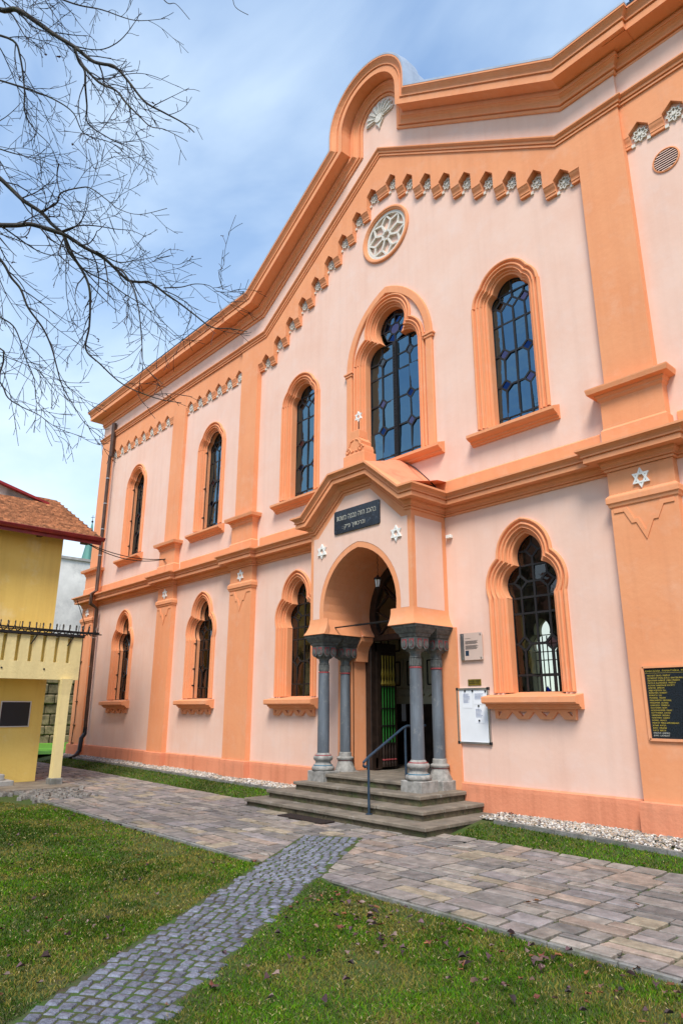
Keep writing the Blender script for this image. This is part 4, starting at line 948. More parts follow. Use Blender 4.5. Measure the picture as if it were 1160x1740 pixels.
# columns
def capital(cx, cy, parent, s=1.0):
    mb = MB()
    prof = [(.095, 2.47), (.098, 2.50), (.098, 2.53), (.125, 2.60)]
    mb.lathe(prof, cx, cy, 18)
    def sq(h, z): return [(cx - h, cy - h, z), (cx + h, cy - h, z), (cx + h, cy + h, z), (cx - h, cy + h, z)]
    mb.rings([sq(.10, 2.575), sq(.135, 2.62), sq(.165, 2.68), sq(.172, 2.80), sq(.172, 2.83), sq(.19, 2.84), sq(.205, 2.875), sq(.205, 2.89), sq(.225, 2.90), sq(.265, 2.965), sq(.27, 2.985), sq(.285, 2.99), sq(.29, 3.03)], True, True)
    o = mb.build('capital', 'capital_stone', parent)
    sh = MB(); rd = MB()
    for ax, ay in ((0, -1), (1, 0), (-1, 0)):
        for c_ in (-.085, .085):
            U = [(c_ + .078 * cos(a), 2.70 + .088 * sin(a)) for a in [pi + pi * i / 8 for i in range(9)]] + [(c_ + .078, 2.815), (c_ - .078, 2.815)]
            V = [(c_ + .05 * cos(a), 2.70 + .058 * sin(a)) for a in [pi + pi * i / 8 for i in range(9)]] + [(c_ + .05, 2.795), (c_ - .05, 2.795)]
            Wd = [(c_ + .042 * cos(a), 2.70 + .048 * sin(a)) for a in [pi + pi * i / 8 for i in range(9)]] + [(c_ + .03, 2.75), (c_, 2.785), (c_ - .03, 2.75)]
            for P, d0, d1, tgt in ((U, .16, .185, sh), (V, .18, .188, rd), (Wd, .183, .197, sh)):
                n = len(P); A = []; Bq = []
                for u, z in P:
                    if ay: A.append((cx + u, cy - d0, z)); Bq.append((cx + u, cy - d1, z))
                    else: A.append((cx + ax * d0, cy + u, z)); Bq.append((cx + ax * d1, cy + u, z))
                tgt.add(A + Bq, [tuple(range(n, 2 * n))] + [(i, (i + 1) % n, (i + 1) % n + n, i + n) for i in range(n)])
    sh.build('shield_relief', 'capital_stone', o); rd.build('shield_field', 'red_paint', o)
    fl = MB()
    for k in range(14):
        a = 2 * pi * k / 14; fl.box(-.012, .012, -.006, .012, 2.335, 2.46); 
        vs = fl.v[-8:]; fl.v[-8:] = [(cx + (.103 - y) * cos(a) - x * sin(a), cy + (.103 - y) * sin(a) + x * cos(a), z) for x, y, z in vs]
    fl.lathe([(.096, 2.30), (.098, 2.33), (.098, 2.46), (.11, 2.475), (.098, 2.49)], cx, cy, 18)
    fl.build('collar', 'capital_stone', o)
    MB().lathe([(.098, 2.285), (.115, 2.292), (.115, 2.305), (.098, 2.315)], cx, cy, 18).build('astragal', 'red_paint', o)
def column(cx, cy, front):
    r = .118 if front else .108
    c = MB().lathe([(r, .74), (r, .9), (r * .985, 1.5), (r * .92, 2.29)], cx, cy, 22).build('column', 'column_stone', porch, smooth=40)
    capital(cx, cy, c)
    if front:
        MB().lathe([(.20, .425), (.222, .44), (.228, .475), (.215, .505), (.185, .52), (.17, .54), (.15, .575), (.155, .60), (.18, .62), (.195, .65), (.19, .685), (.165, .705), (.145, .715), (.135, .74), (.12, .755)], cx, cy, 26).build('base', 'column_base', c, smooth=50)
        MB().lathe([(.155, .515), (.19, .517), (.19, .532), (.155, .535)], cx, cy, 26).build('base_ring', 'blue_paint', c)
        MB().lathe([(.14, .70), (.168, .704), (.165, .716), (.14, .72)], cx, cy, 26).build('base_ring', 'red_paint', c)
        MB().cbox(cx - .235, cx + .235, cy - .205, cy + .235, .18, .425, .012).build('pedestal', 'column_base', c)
    else:
        MB().lathe([(.215, .39), (.212, .42), (.17, .50), (.15, .57), (.145, .59), (.17, .61), (.172, .64), (.15, .66), (.13, .67), (.125, .74), (.11, .75)], cx, cy, 22).build('base', 'column_base', c, smooth=50)
        MB().lathe([(.14, .588), (.155, .59), (.155, .60), (.14, .602)], cx, cy, 22).build('base_ring', 'red_paint', c)
        MB().cbox(cx - .22, cx + .22, cy - .20, cy + .17, .18, .395, .012).build('pedestal', 'column_base', c)
for x, y, f in ((-1.25, -.755, True), (1.25, -.755, True), (-1.23, -.185, False), (1.25, -.185, False)): column(x, y, f)
for s in (-1, 1):
    MB().box(min(s * .92, s * 1.56), max(s * .92, s * 1.56), -1.05, -.04, 3.031, 3.0405).build('abacus_slab', 'capital_stone', porch)
    MB().box(s * 1.25 - .03, s * 1.25 + .03, -.52, -.46, 2.88, 3.10).build('tie_anchor', 'dark_iron', porch)
    MB().box(min(s * 1.16, s * 1.62), max(s * 1.16, s * 1.62), -.035, .0, .24, 3.04).build('respond', 'trim_plaster', porch)
    # corbel bracket of the door jamb
    pr = [(1.25, 3.04), (.90, 3.04), (.905, 2.96), (.93, 2.93), (1.0, 2.86), (1.045, 2.76), (1.06, 2.64), (1.065, 2.55), (1.25, 2.55)]
    MB().prism([(s * x, z) for x, z in pr], -.02, .32).build('bracket', 'trim_plaster', porch)
    MB().box(min(s * 1.16, s * 1.3), max(s * 1.16, s * 1.3), -.03, .338, .387, 2.97).build('jamb', 'trim_plaster', porch)
rod = MB(); rod.tube([(-1.02, -.72, 3.19), (1.02, -.72, 3.19)], .015, 6)
for k in range(30): rod.tube([(-.35 + k * .04, -.72, 3.175), (-.335 + k * .04, -.72, 3.205)], .019, 5)
rod.build('tie_rod', 'dark_iron', porch)

# ---- door: dark horseshoe frame, fanlight, open leaf
door = bpy.data.objects.new('door', None); C.objects.link(door); attach(door, syn); DYY = .34
hsi = horseshoe(-.17, 3.12); hso = horseshoe(.06, 3.06)
MB().prism(hso + hsi[::-1], DYY, DYY + .14).build('arch_frame', 'dark_wood', door)
for s in (-1, 1): MB().cbox(min(s * 1.0, s * 1.16), max(s * 1.0, s * 1.16), DYY, DYY + .14, .385, 3.08, .01).build('door_post', 'dark_wood', door)
MB().cbox(-1.0, 1.0, DYY - .02, DYY + .14, 2.98, 3.10, .012).build('transom', 'dark_wood', door)
hg = horseshoe(-.16, 3.1); fg = MB().add([(x, DYY + .05, z) for x, z in hg], [tuple(t) for t in tessellate_polygon([[Vector((x, z, 0)) for x, z in hg]])]).build('fanlight_glass', 'glass_low', door); face_out(fg.data)
fan = MB()
A_ = [(-.55, 3.55), (0, 3.75), (.5, 3.5)]
for a, b in (((-.42, 3.4), (-.75, 3.1)), ((-.42, 3.4), (-.2, 3.12)), ((-.42, 3.4), (-.88, 3.62)), ((-.42, 3.4), (.18, 3.36)), ((-.42, 3.4), (-.2, 3.75)), ((-.2, 3.75), (-.6, 4.15)), ((-.2, 3.75), (.1, 4.1)), ((.1, 4.1), (-.02, 4.45)), ((.1, 4.1), (.5, 4.2)), ((-.2, 3.75), (.18, 3.36)), ((.18, 3.36), (.6, 3.12)), ((.18, 3.36), (.8, 3.6)), ((-.88, 3.62), (-.5, 3.92)), ((-.5, 3.92), (-.2, 3.75)), ((-.5, 3.92), (-.62, 4.1))): fan.bar(a, b, .028, DYY + .02, DYY + .09)
fan.build('fan_bars', 'dark_wood', door)
# open leaf on the left, folded into the hall, with bars and turned colonnettes
lf = MB(); xh = -.98
lf.box(xh - .03, xh + .03, DYY + .14, DYY + .72, .42, .62); lf.box(xh - .03, xh + .03, DYY + .14, DYY + .72, 2.78, 2.96)
lf.box(xh - .035, xh + .035, DYY + .14, DYY + .24, .40, 2.96); lf.box(xh - .035, xh + .035, DYY + .62, DYY + .72, .40, 2.96); lf.box(xh - .012, xh + .0, DYY + .2, DYY + .66, .6, 2.8)
leaf = lf.build('door_leaf', 'dark_wood', door)
for k in range(5):
    y = DYY + .28 + k * .085
    MB().tube([(xh + .05, y, .9), (xh + .05, y, 2.05)], .013, 6).build('green_bar', 'green_paint', leaf)
    MB().lathe([(.03, .44), (.032, .5), (.02, .55), (.03, .7), (.02, .86), (.03, .9)], xh + .06, y, 8).build('baluster', 'dark_wood', leaf)
    MB().lathe([(.033, .565), (.034, .585), (.02, .595)], xh + .06, y, 8).build('baluster_ring', 'red_paint', leaf)
    MB().lathe([(.012, 2.05), (.04, 2.1), (.015, 2.2), (.03, 2.3), (.012, 2.45), (.02, 2.7)], xh + .05, y, 8).build('ornament', 'brass', leaf)
for z in (.9, 1.25, 1.6, 2.05): MB().box(xh + .02, xh + .075, DYY + .24, DYY + .62, z - .012, z + .012).build('cross_rail', 'dark_iron', leaf)
rl = MB(); rl.box(.95, 1.01, DYY + .14, DYY + .72, .42, 2.96); rl.build('door_leaf', 'dark_wood', door)
# what the open door shows of the hall
hall = bpy.data.objects.new('vestibule', None); C.objects.link(hall); attach(hall, syn)
MB().box(-5.6, .5, 2.2, 2.3, .38, 5.7).build('partition', 'interior_wall', hall)
for k in range(9):
    x = -5.4 + k * .62
    for z0, z1 in ((2.05, 2.75), (2.85, 3.6)):
        p = MB().cbox(x, x + .54, 2.15, 2.2, z0, z1, .01).build('cupboard_door', 'interior_panel', hall)
        mbx = MB()
        for a, b in (((x + .08, z0 + .08), (x + .46, z0 + .08)), ((x + .46, z0 + .08), (x + .46, z1 - .08)), ((x + .46, z1 - .08), (x + .08, z1 - .08)), ((x + .08, z1 - .08), (x + .08, z0 + .08))): mbx.bar(a, b, .03, 2.13, 2.16)
        mbx.build('door_moulding', 'dark_iron', p)
val = []
for k in range(28):
    x0 = -5.5 + k * .21
    val += [(x0 + .21 * i / 6, 1.93 - .06 * sin(pi * i / 6)) for i in range(6)]
MB().prism(val + [(val[-1][0], 2.03), (val[0][0], 2.03)], 2.12, 2.2).build('valance', 'interior_panel', hall)
MB().box(-5.6, .5, 2.12, 2.2, .38, 1.7).build('dado', 'dark_wood', hall)
MB().box(-1.78, -1.66, 2.10, 2.12, 1.32, 1.70).build('door_notice', 'paper', hall)
MB().box(-1.52, -1.42, 2.10, 2.12, .86, .98).build('switch_plate', 'brass', hall)
# lime coloured globe lamps hanging in the hall
for i, (x, y, z, r) in enumerate(((-3.2, 9.6, 3.30, .19), (-3.75, 9.6, 3.92, .17), (-5.3, 3.9, 3.9, .22))):
    lg = MB().lathe([(r * sin(pi * k / 10), -r * cos(pi * k / 10)) for k in range(1, 10)], x, y, 16, z).build('globe_lamp', 'lime_globe', syn, smooth=60)
    MB().tube([(x, y, z + r), (x, y, 5.7)], .01, 5).build('lamp_rod', 'dark_iron', lg)
for c in (-7.46, -3.143):
    q = MB().rings([[(x + c, y, z) for x, z in LOW(0)] for y in (BD + .25, BD + .3)]).build('rear_window', 'dark_wood', syn)
    lm = MB()
    for a, b in [((-.7, z), (.7, z)) for z in (2.147, 2.67, 3.19, 3.468, 3.74, 4.03)] + [((x, 1.86), (x, 4.0)) for x in (-.265, 0, .265)]: lm.bar((a[0] * .65 + c, a[1]), (b[0] * .65 + c, b[1]), .03, BD + .26, BD + .29)
    lm.build('lead_came', 'lead', q)
    dm = (c - .1, 2.2); MB().prism([(dm[0] - .1, dm[1]), (dm[0], dm[1] - .14), (dm[0] + .1, dm[1]), (dm[0], dm[1] + .14)], BD + .255, BD + .265).build('blue_pane', 'glass_blue', q)

# ---- rain pipe at the left corner
mb = MB(); mb.tube([(-14.6, -.2, 12.3), (-14.6, -.2, 11.0), (-14.6, -.2, 10.9)], .09, 10); dp = mb.build('rain_pipe', 'pipe_brown', syn, smooth=40)
MB().tube([(-14.6, -.25, 10.95), (-14.55, -.25, 5.7), (-14.55, -.42, 5.55), (-14.55, -.42, 5.2), (-14.55, -.17, 5.05), (-14.5, -.17, .95)], .065, 10).build('lower_pipe', 'pipe_brown', dp, smooth=40)
MB().tube([(-14.5, -.17, .95), (-14.5, -.17, .74), (-14.42, -.3, .6), (-14.40, -.33, .2), (-14.25, -.5, .05), (-14.0, -.75, -.02)], .075, 10).build('pipe_shoe', 'pipe_black', dp, smooth=40)
for z in (10, 9, 8, 7, 4, 3, 2, 1.2): MB().tube([(-14.55 - .02 * (z > 5), -.25 + .08 * (z < 5), z - .012), (-14.55 - .02 * (z > 5), -.25 + .08 * (z < 5), z + .012)], .078, 10).build('pipe_clip', 'steel', dp)
# lightning conductor on the corner pilaster
lc = MB(); lc.tube([(-15.6, -PD - .04, -.1), (-15.45, -PD - .04, 1.2), (-15.5, -PD - .04, 4.6), (-15.6, -.55, 5.5)], .014, 5)
for z in (.4, 1.0, 1.8, 3.2): lc.box(-15.56, -15.42, -PD - .06, -PD, z, z + .02)
lc.build('lightning_conductor', 'dark_iron', syn)
MB().cbox(1.5, 1.62, -.08, 0, 4.735, 4.80, .006).build('camera_eye', 'white_paint', syn)

# ================================================================== STEPS AND THINGS AT THE DOOR
steps = thing('stone_steps', 'worn sandstone steps leading up to the porch door', 'steps', (0.1, -1.9, -0.2))
SX = [(-2.16, 2.45, -1.98, -.06, -.40), (-1.93, 2.08, -1.62, .085, -.12), (-1.56, 1.72, -1.26, .24, .03), (-1.12, 1.12, -.90, .385, .18)]
for i, (x0, x1, yf, zt, zbt) in enumerate(SX):
    st = None
    n = 4 if i < 3 else 3; cuts = [x0] + sorted(x0 + (x1 - x0) * (k + random.uniform(-.2, .2)) / n for k in range(1, n)) + [x1]
    core = MB().box(x0 + .05, x1 - .05, yf + .05, 0.0 if i < 3 else .34, zbt - .02, zt - .058)
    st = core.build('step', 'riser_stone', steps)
    for a, b in zip(cuts[:-1], cuts[1:]):
        mb = MB(); yb = yf + .52 if i < 3 else .34
        mb.cbox(a + .002, b - .002, yf + random.uniform(-.008, .006), yb, zt - .06, zt + random.uniform(-.004, .004), .012)
        mb.build('tread', 'tread_stone', st)
    if i < 3:
        for xa, xb in ((x0, x0 + .5), (x1 - .5, x1)):
            for ya, yb in ((yf + .524, -.55), (-.546, -.06)):
                if yb - ya > .1: MB().cbox(xa, xb, ya, yb, zt - .06, zt + random.uniform(-.004, .003), .012).build('tread', 'tread_stone', st)
    nr = 6 if i < 3 else 4
    for k in range(nr):   # facing stones of the riser
        a = x0 + .04 + (x1 - x0 - .08) * k / nr; b = x0 + .04 + (x1 - x0 - .08) * (k + 1) / nr
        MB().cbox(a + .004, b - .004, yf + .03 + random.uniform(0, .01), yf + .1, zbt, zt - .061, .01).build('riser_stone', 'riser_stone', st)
    if i < 3:
        for k in range(3):
            a = yf + .05 + (-.1 - yf - .05) * k / 3; b = yf + .05 + (-.1 - yf - .05) * (k + 1) / 3
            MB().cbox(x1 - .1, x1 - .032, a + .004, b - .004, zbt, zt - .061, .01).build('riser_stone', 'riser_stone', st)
hr = thing('handrail', 'dark blue tubular handrail with scrolled end on the porch steps', 'handrail', (.95, -1.65, -.06))
MB().tube([(.95, -1.65, -.06), (.95, -1.65, .82)], .021, 10).build('post', 'rail_paint', hr, smooth=40)
MB().lathe([(.06, 0), (.06, .008), (.03, .014)], .95, -1.65, 16, -.06).build('base_plate', 'rail_paint', hr)
MB().tube([(.95, -.74, .385), (.95, -.74, 1.29)], .021, 10).build('post', 'rail_paint', hr, smooth=40)
MB().tube([(.95, -1.79 + .04 * cos(a), .70 + .04 * sin(a)) for a in [i * .5 - 1.2 for i in range(9)]] [::-1][:0] + [(.95, -1.70, .68), (.95, -1.735, .665), (.95, -1.77, .69), (.95, -1.765, .74), (.95, -1.65, .82), (.95, -.80, 1.265), (.95, -.70, 1.30), (.95, -.2, 1.30)], .022, 10).build('rail', 'rail_paint', hr, smooth=40)
dm = thing('doormat', 'brown door mat lying on the flagstones before the steps', 'doormat', (.2, -2.35, -.19))
MB().cbox(-.62, .55, -2.33, -2.03, g(0, -2.2) + .009, g(0, -2.2) + .03, .006).build('pile', 'mat_brown', dm)
ln = thing('lantern', 'small black hanging lantern with pale glass in the porch arch', 'lantern', (0, -.42, 3.9))
MB().lathe([(.012, .30), (.03, .27), (.085, .22), (.09, .205), (.07, .20)], 0, -.42, 6, 3.9).build('hood', 'dark_iron', ln)
MB().lathe([(.04, .05), (.062, .195)], 0, -.42, 6, 3.9).build('glass_body', 'lens', ln)
mb = MB()
for k in range(6): a = k * pi / 3; mb.tube([(.042 * cos(a), -.42 + .042 * sin(a), 3.95), (.066 * cos(a), -.42 + .066 * sin(a), 4.1)], .006, 4)
mb.lathe([(.05, .05), (.05, .035), (.02, .02), (.01, -.03), (.002, -.05)], 0, -.42, 6, 3.9); mb.build('cage', 'dark_iron', ln)
mb = MB()
for k in range(9): mb.tube([(.01 * (-1) ** k, -.42, 4.2 + k * .05), (-.01 * (-1) ** k, -.42, 4.25 + k * .05)], .006, 4)
mb.build('chain', 'dark_iron', ln)

# ================================================================== WRITING
def text_mesh(s, size, align='LEFT', depth=.0015):
    cu = bpy.data.curves.new('lettering', 'FONT'); cu.body = s; cu.size = size; cu.align_x = align; cu.extrude = depth; cu.resolution_u = 2
    o = bpy.data.objects.new('lettering', cu); C.objects.link(o)
    dg = bpy.context.evaluated_depsgraph_get(); me = bpy.data.meshes.new_from_object(o.evaluated_get(dg)); me.name = 'lettering'
    bpy.data.objects.remove(o); bpy.data.curves.remove(cu); return me
def lettering(s, x, y, z, size, material, parent, width=None, align='LEFT', sx=1.0):
    me = text_mesh(s, size, align); me.materials.append(M[material])
    o = bpy.data.objects.new('lettering', me); C.objects.link(o); attach(o, parent); o.location = (x, y, z); o.rotation_euler = (pi / 2, 0, 0)
    if width and len(me.vertices):
        xs = [v.co.x for v in me.vertices]; w = max(xs) - min(xs); o.scale = (width / w, 1, 1)
    else: o.scale = (sx, 1, 1)
    return tag(o, kind='stuff')
pq = thing('inscription_plaque', 'dark marble plaque with Hebrew inscription above the porch arch', 'plaque', (0, PY, 5.05))
rr = []
for cx, cz, a0 in ((.62, 5.08, -90), (.62, 5.50, 0), (-.63, 5.50, 90), (-.63, 5.08, 180)):
    rr += [(cx + .035 * cos(radians(a0 + t)), cz + .035 * sin(radians(a0 + t))) for t in (0, 30, 60, 90)]
MB().prism(rr, PY - .035, PY - .004).build('slab', 'marble_dark', pq)
lettering('בהכנ הזה נבנה בשנת'[::-1], .57, PY - .037, 5.32, .155, 'pale_letter', pq, None, 'RIGHT').scale = (1, 1, 1)
lettering('וברכתיך פ״ק :'[::-1], .26, PY - .037, 5.135, .125, 'pale_letter', pq, None, 'RIGHT')
for o in [q for q in pq.children if q.name.startswith('lettering')]:
    xs = [v.co.x for v in o.data.vertices]; w = max(xs) - min(xs) if xs else 1; o.scale.x = (1.15 if o.location.z > 5.2 else .66) / w
bd = thing('notice_board', 'white magnetic notice board with pinned papers beside the porch', 'notice board', (1.92, 0, 1.02))
MB().box(1.585, 2.25, -.028, -.0, 1.03, 1.935).build('panel', 'board_white', bd)
fb = MB()
for a, b in (((1.585, 1.03), (2.25, 1.03)), ((2.25, 1.03), (2.25, 1.935)), ((2.25, 1.935), (1.585, 1.935)), ((1.585, 1.935), (1.585, 1.03))): fb.bar(a, b, .03, -.042, -.002)
fb.build('frame', 'steel', bd)
for x in (1.585, 2.25):
    for z in (1.03, 1.935): MB().cbox(x - .024, x + .024, -.046, .0, z - .024, z + .024, .006).build('corner_cap', 'pipe_black', bd)
for x0, x1, z0, z1 in ((1.69, 1.90, 1.61, 1.89), (1.94, 2.215, 1.67, 1.89), (1.95, 2.15, 1.36, 1.63)):
    p = MB().add([(x0, -.030, z0), (x1, -.032, z0), (x1, -.031, z1), (x0, -.030, z1)], [(0, 1, 2, 3)]).build('paper_sheet', 'paper', bd)
    pm = MB(); z = z1 - .045
    while z > z0 + .08:
        pm.add([(x0 + .025, -.0335, z), (x0 + (x1 - x0) * random.uniform(.5, .9), -.0335, z), (x0 + (x1 - x0) * .8, -.0335, z + .006), (x0 + .025, -.0335, z + .006)], [(0, 1, 2, 3)]); z -= .021
    pm.build('print_lines', 'print_blue', p)
for x, z in ((1.76, 1.90), (1.925, 1.90), (2.20, 1.89), (2.045, 1.645), (2.045, 1.40)):
    m_ = MB().lathe([(.017, 0), (.017, .010), (.012, .013)], 0, 0, 12).build('magnet', 'pipe_black', bd)
    m_.rotation_euler = (pi / 2, 0, 0); m_.location = (x, -.033, z)
gp = thing('glass_plaque', 'frosted glass information plaque on steel standoffs above the notice board', 'plaque', (1.95, 0, 2.43))
MB().box(1.715, 2.20, -.045, -.038, 2.432, 2.91).build('plate', 'frosted', gp)
MB().box(1.716, 1.80, -.0465, -.0452, 2.434, 2.908).build('grey_band', 'steel', gp)
for x in (1.75, 2.165):
    for z in (2.465, 2.875): MB().box(x - .014, x + .014, -.052, 0, z - .014, z + .014).build('standoff', 'steel', gp)
MB().box(1.825, 1.90, -.0475, -.046, 2.51, 2.60).build('blue_square', 'rail_paint', gp)
tx = MB()
for z, n in ((2.81, 1), (2.765, 5), (2.685, 6)):
    for k in range(n): tx.box(1.825, 1.825 + (random.uniform(.24, .29) if n > 1 else .12), -.0472, -.046, z - k * .0125, z - k * .0125 + .005)
tx.build('print_lines', 'black_print', gp)
br = thing('brass_plate', 'small brass name plate just above the notice board', 'plate', (1.96, 0, 1.99))
MB().cbox(1.818, 2.103, -.012, 0, 1.99, 2.10, .003).build('plate', 'brass', br)
lettering('SYNAGÓGA · MÚZEUM', 1.832, -.0135, 2.06, .026, 'black_print', br, .25); lettering('ŽIDOVSKEJ KULTÚRY', 1.845, -.0135, 2.025, .024, 'black_print', br, .22)
mp_ = thing('memorial_plaque', 'dark granite memorial plaque with gilt list of names on the right pilaster', 'plaque', (5.5, -PD, 1.2))
MB().box(5.06, 6.05, -PD - .004, -PD + .02, 1.2, 2.165).build('slab', 'granite_dark', mp_)
fr = MB()
for a, b in (((5.05, 1.19), (5.86, 1.19)), ((5.05, 2.175), (5.86, 2.175)), ((5.05, 1.19), (5.05, 2.175))): fr.bar(a, b, .035, -PD - .03, -PD + .01)
fr.build('plaster_rim', 'trim_plaster', mp_)
NAMES = ['MESTSKÝ ÚRAD  PREŠOV', 'ÚSTREDNÝ ZVÄZ Ž.N.O. BRATISLAVA', 'ŽIDOVSKÁ NÁBOŽ. OBEC PREŠOV', 'MATICA SLOVENSKÁ  PREŠOV', 'SLOVAK HARITAGE SOCIETY', 'AMSTER  SIMEON', 'ARJE VOJTECH  Dr.', 'BORSTEIN  ROBERT', 'EHRLICH  LILI', 'FRANKEL  VILIAM', 'FRAUWIRTH  MICHAEL', 'FRIEDMAN  ALFRED', 'GARUSCH  SPRINCA', 'GLATSTEIN  BOM', 'GOLDHAMMER  MARY', 'GOTTHEBER  DAVID', 'GRINMAN  IRENKA', 'HARTMAN  SARAH', 'HONIG  HUGO', 'INDICH  MIRA-AMSTERDAM', 'JONAS  KATJA', 'JUDD  ARLENE', 'KATZ  BERTA', 'EREOUS  ANDREJ', 'JUNG  LADISLAV']
lettering('DARCOVIA  PAMÄTNÍKA  MARTÝROV', 5.08, -PD - .006, 2.105, .036, 'gold', mp_, .72)
MB().box(5.08, 5.84, -PD - .0065, -PD - .003, 2.086, 2.089).build('gilt_rule', 'gold', mp_)
for k, s in enumerate(NAMES):
    o = lettering(s, 5.10, -PD - .006, 2.042 - k * .0335, .0285, 'gold' if k < 23 else 'pale_letter', mp_, None)
    o.scale.x = 1.02

# ================================================================== YELLOW HOUSE ON THE LEFT
hs_ = thing('yellow_house', 'ochre yellow house with tiled roof and red gutter left of the synagogue', 'house', (-8.76, -6, -.15))
XW = -8.76
MB().box(-15.5, XW, -14, -3.65, -.35, 6.1).build('wall', 'yellow_plaster', hs_)
# balcony: slab, front with upright slots
bf = MB(); BX = -7.80
ys = [-3.53 - .305 * k for k in range(20)]
bf.box(BX - .16, BX, -9.8, -3.22, 2.26, 2.67)
edges = [-3.22]
for y in ys: edges += [y + .045, y - .045]
edges.append(-9.8)
for k in range(0, len(edges) - 1, 2): bf.box(BX - .12, BX - .002, edges[k + 1], edges[k], 2.67, 3.30)
balc = bf.build('balcony', 'balcony_plaster', hs_)
MB().box(XW, BX - .16, -9.8, -3.22, 2.30, 2.5).build('balcony_slab', 'balcony_plaster', balc)
MB().box(XW, BX - .165, -3.36, -3.223, 2.5, 3.295).build('balcony_side', 'balcony_plaster', balc)
MB().cbox(BX - .2, BX + .05, -9.85, -3.18, 3.30, 3.37, .01).build('coping', 'dark_iron', balc)
MB().box(BX - .155, BX - .125, -9.7, -3.3, 2.68, 3.29).build('balcony_lining', 'yellow_plaster', balc)
for y in (-3.18 - .8, -4.95): MB().tube([(BX - .03, y - .1, 2.50), (BX + .012, y - .1, 2.50)], .022, 8).build('drain_spout', 'pipe_black', balc)
cl = MB(); pcol = [(.105, -.25), (.105, 0.02)]
def sqr(h, z, x=-7.80, y=-3.53): return [(x - h, y - h, z), (x + h, y - h, z), (x + h, y + h, z), (x - h, y + h, z)]
cl.rings([sqr(.105, -.02), sqr(.10, .4), sqr(.105, 1.9), sqr(.12, 2.12), sqr(.135, 2.28)], True, True)
pc = cl.build('balcony_post', 'balcony_plaster', balc)
MB().cbox(-7.95, -7.65, -3.68, -3.38, -.3, .0, .015).build('post_base', 'kerb', pc)
# eaves, roof and tiles
EX, EZ, SLP = -8.22, 6.06, .50
MB().prism([(-3.0, -14), (-2.82, -14)], 0, 0) if False else None
def rz_(x): return EZ + (EX - x) * SLP
rf = MB().add([(EX, -14, EZ), (EX, -2.82, EZ), (-12.2, -2.82, rz_(-12.2)), (-12.2, -14, rz_(-12.2)), (EX, -14, EZ - .08), (EX, -2.82, EZ - .08), (-12.2, -2.82, rz_(-12.2) - .12), (-12.2, -14, rz_(-12.2) - .12)], [(0, 1, 2, 3), (4, 7, 6, 5), (0, 4, 5, 1), (1, 5, 6, 2)]).build('roof', 'dark_wood', hs_)
tm = MB(); tcol = []
for i in range(22):
    x = EX - .02 - i * .175
    for j in range(34):
        y = -2.84 - j * .185 + (.0925 if i % 2 else 0)
        if y > -2.83: continue
        k = random.uniform(.75, 1.25); h = .05 + random.uniform(0, .015); n0 = len(tm.v)
        tm.add([(x, y - .18, rz_(x) + h), (x, y, rz_(x) + h), (x - .2, y, rz_(x - .2) + .008), (x - .2, y - .18, rz_(x - .2) + .008), (x, y - .18, rz_(x)), (x, y, rz_(x))], [(0, 1, 2, 3), (0, 4, 5, 1)])
        tcol += [(1.5 * k, 1.35 * k, 1.25 * k)] * (len(tm.v) - n0)
t_ = tm.build('roof_tiles', 'tile_red', rf); colour(t_.data, np.array(tcol)); tag(t_, kind='stuff')
gm = MB(); gm.rings([[(EX + .02 + .085 * cos(a) + .05, y, EZ - .03 + .085 * sin(a)) for a in [pi + pi * i / 8 for i in range(9)]] for y in (-14, -2.78)])
gm.prism([(EX + .07 + .085 * cos(a), EZ - .03 + .085 * sin(a)) for a in [pi + pi * i / 8 for i in range(9)]], -2.80, -2.78); gm.tube([(EX + .155, -14, EZ - .03), (EX + .155, -2.78, EZ - .03)], .012, 6)
gm.build('gutter', 'gutter_red', hs_, smooth=50)
MB().box(EX - .02, EX, -14, -2.82, EZ - .2, EZ - .02).build('fascia', 'gutter_red', hs_)
for y in (-3.1, -4.3, -5.5): MB().box(XW, EX - .03, y - .06, y + .06, EZ - .12, EZ - .0).build('rafter', 'dark_wood', hs_)
# firewall with red cap above the roof
MB().prism([(-14, 6.0), (-3.55, 6.0), (-3.55, 7.62), (-14, 10.4)], -11.6, -11.35, 'yz').build('firewall', 'concrete', hs_)
MB().prism([(-14, 10.40), (-3.35, 7.57), (-3.35, 7.64), (-14, 10.47)], -11.75, -11.2, 'yz').build('firewall_cap', 'gutter_red', hs_)
sb = thing('sign_board', 'black board in aluminium frame on the yellow house wall under the balcony', 'sign', (XW, -4.32, 1.15))
MB().box(XW, XW + .03, -4.66, -3.985, 1.16, 1.735).build('board', 'screen_black', sb)
mb = MB()
for y0, y1, z0, z1 in ((-4.68, -3.965, 1.14, 1.165), (-4.68, -3.965, 1.73, 1.755), (-4.68, -4.655, 1.165, 1.73), (-3.99, -3.965, 1.165, 1.73)): mb.box(XW - .0, XW + .04, y0, y1, z0, z1)
mb.build('frame', 'steel', sb)
hst = thing('house_steps', 'two grey steps at the foot of the yellow house wall', 'steps', (-8.3, -4.9, -.15))
MB().cbox(XW + .0, -8.05, -6.2, -4.36, -.15, -.03, .012).build('step', 'concrete', hst); MB().cbox(XW + .0, -8.25, -6.2, -4.52, -.03, .10, .012).build('step', 'concrete', hst)
bw = thing('barbed_wire', 'tangled coil of barbed wire along the balcony coping', 'barbed wire', (-7.8, -4, 3.37))
mb = MB(); P = []
for i in range(520):
    t = i / 520; P.append((BX - .03 + .12 * cos(i * .45), -9.0 + 6.1 * t, 3.49 + .115 * sin(i * .45)))
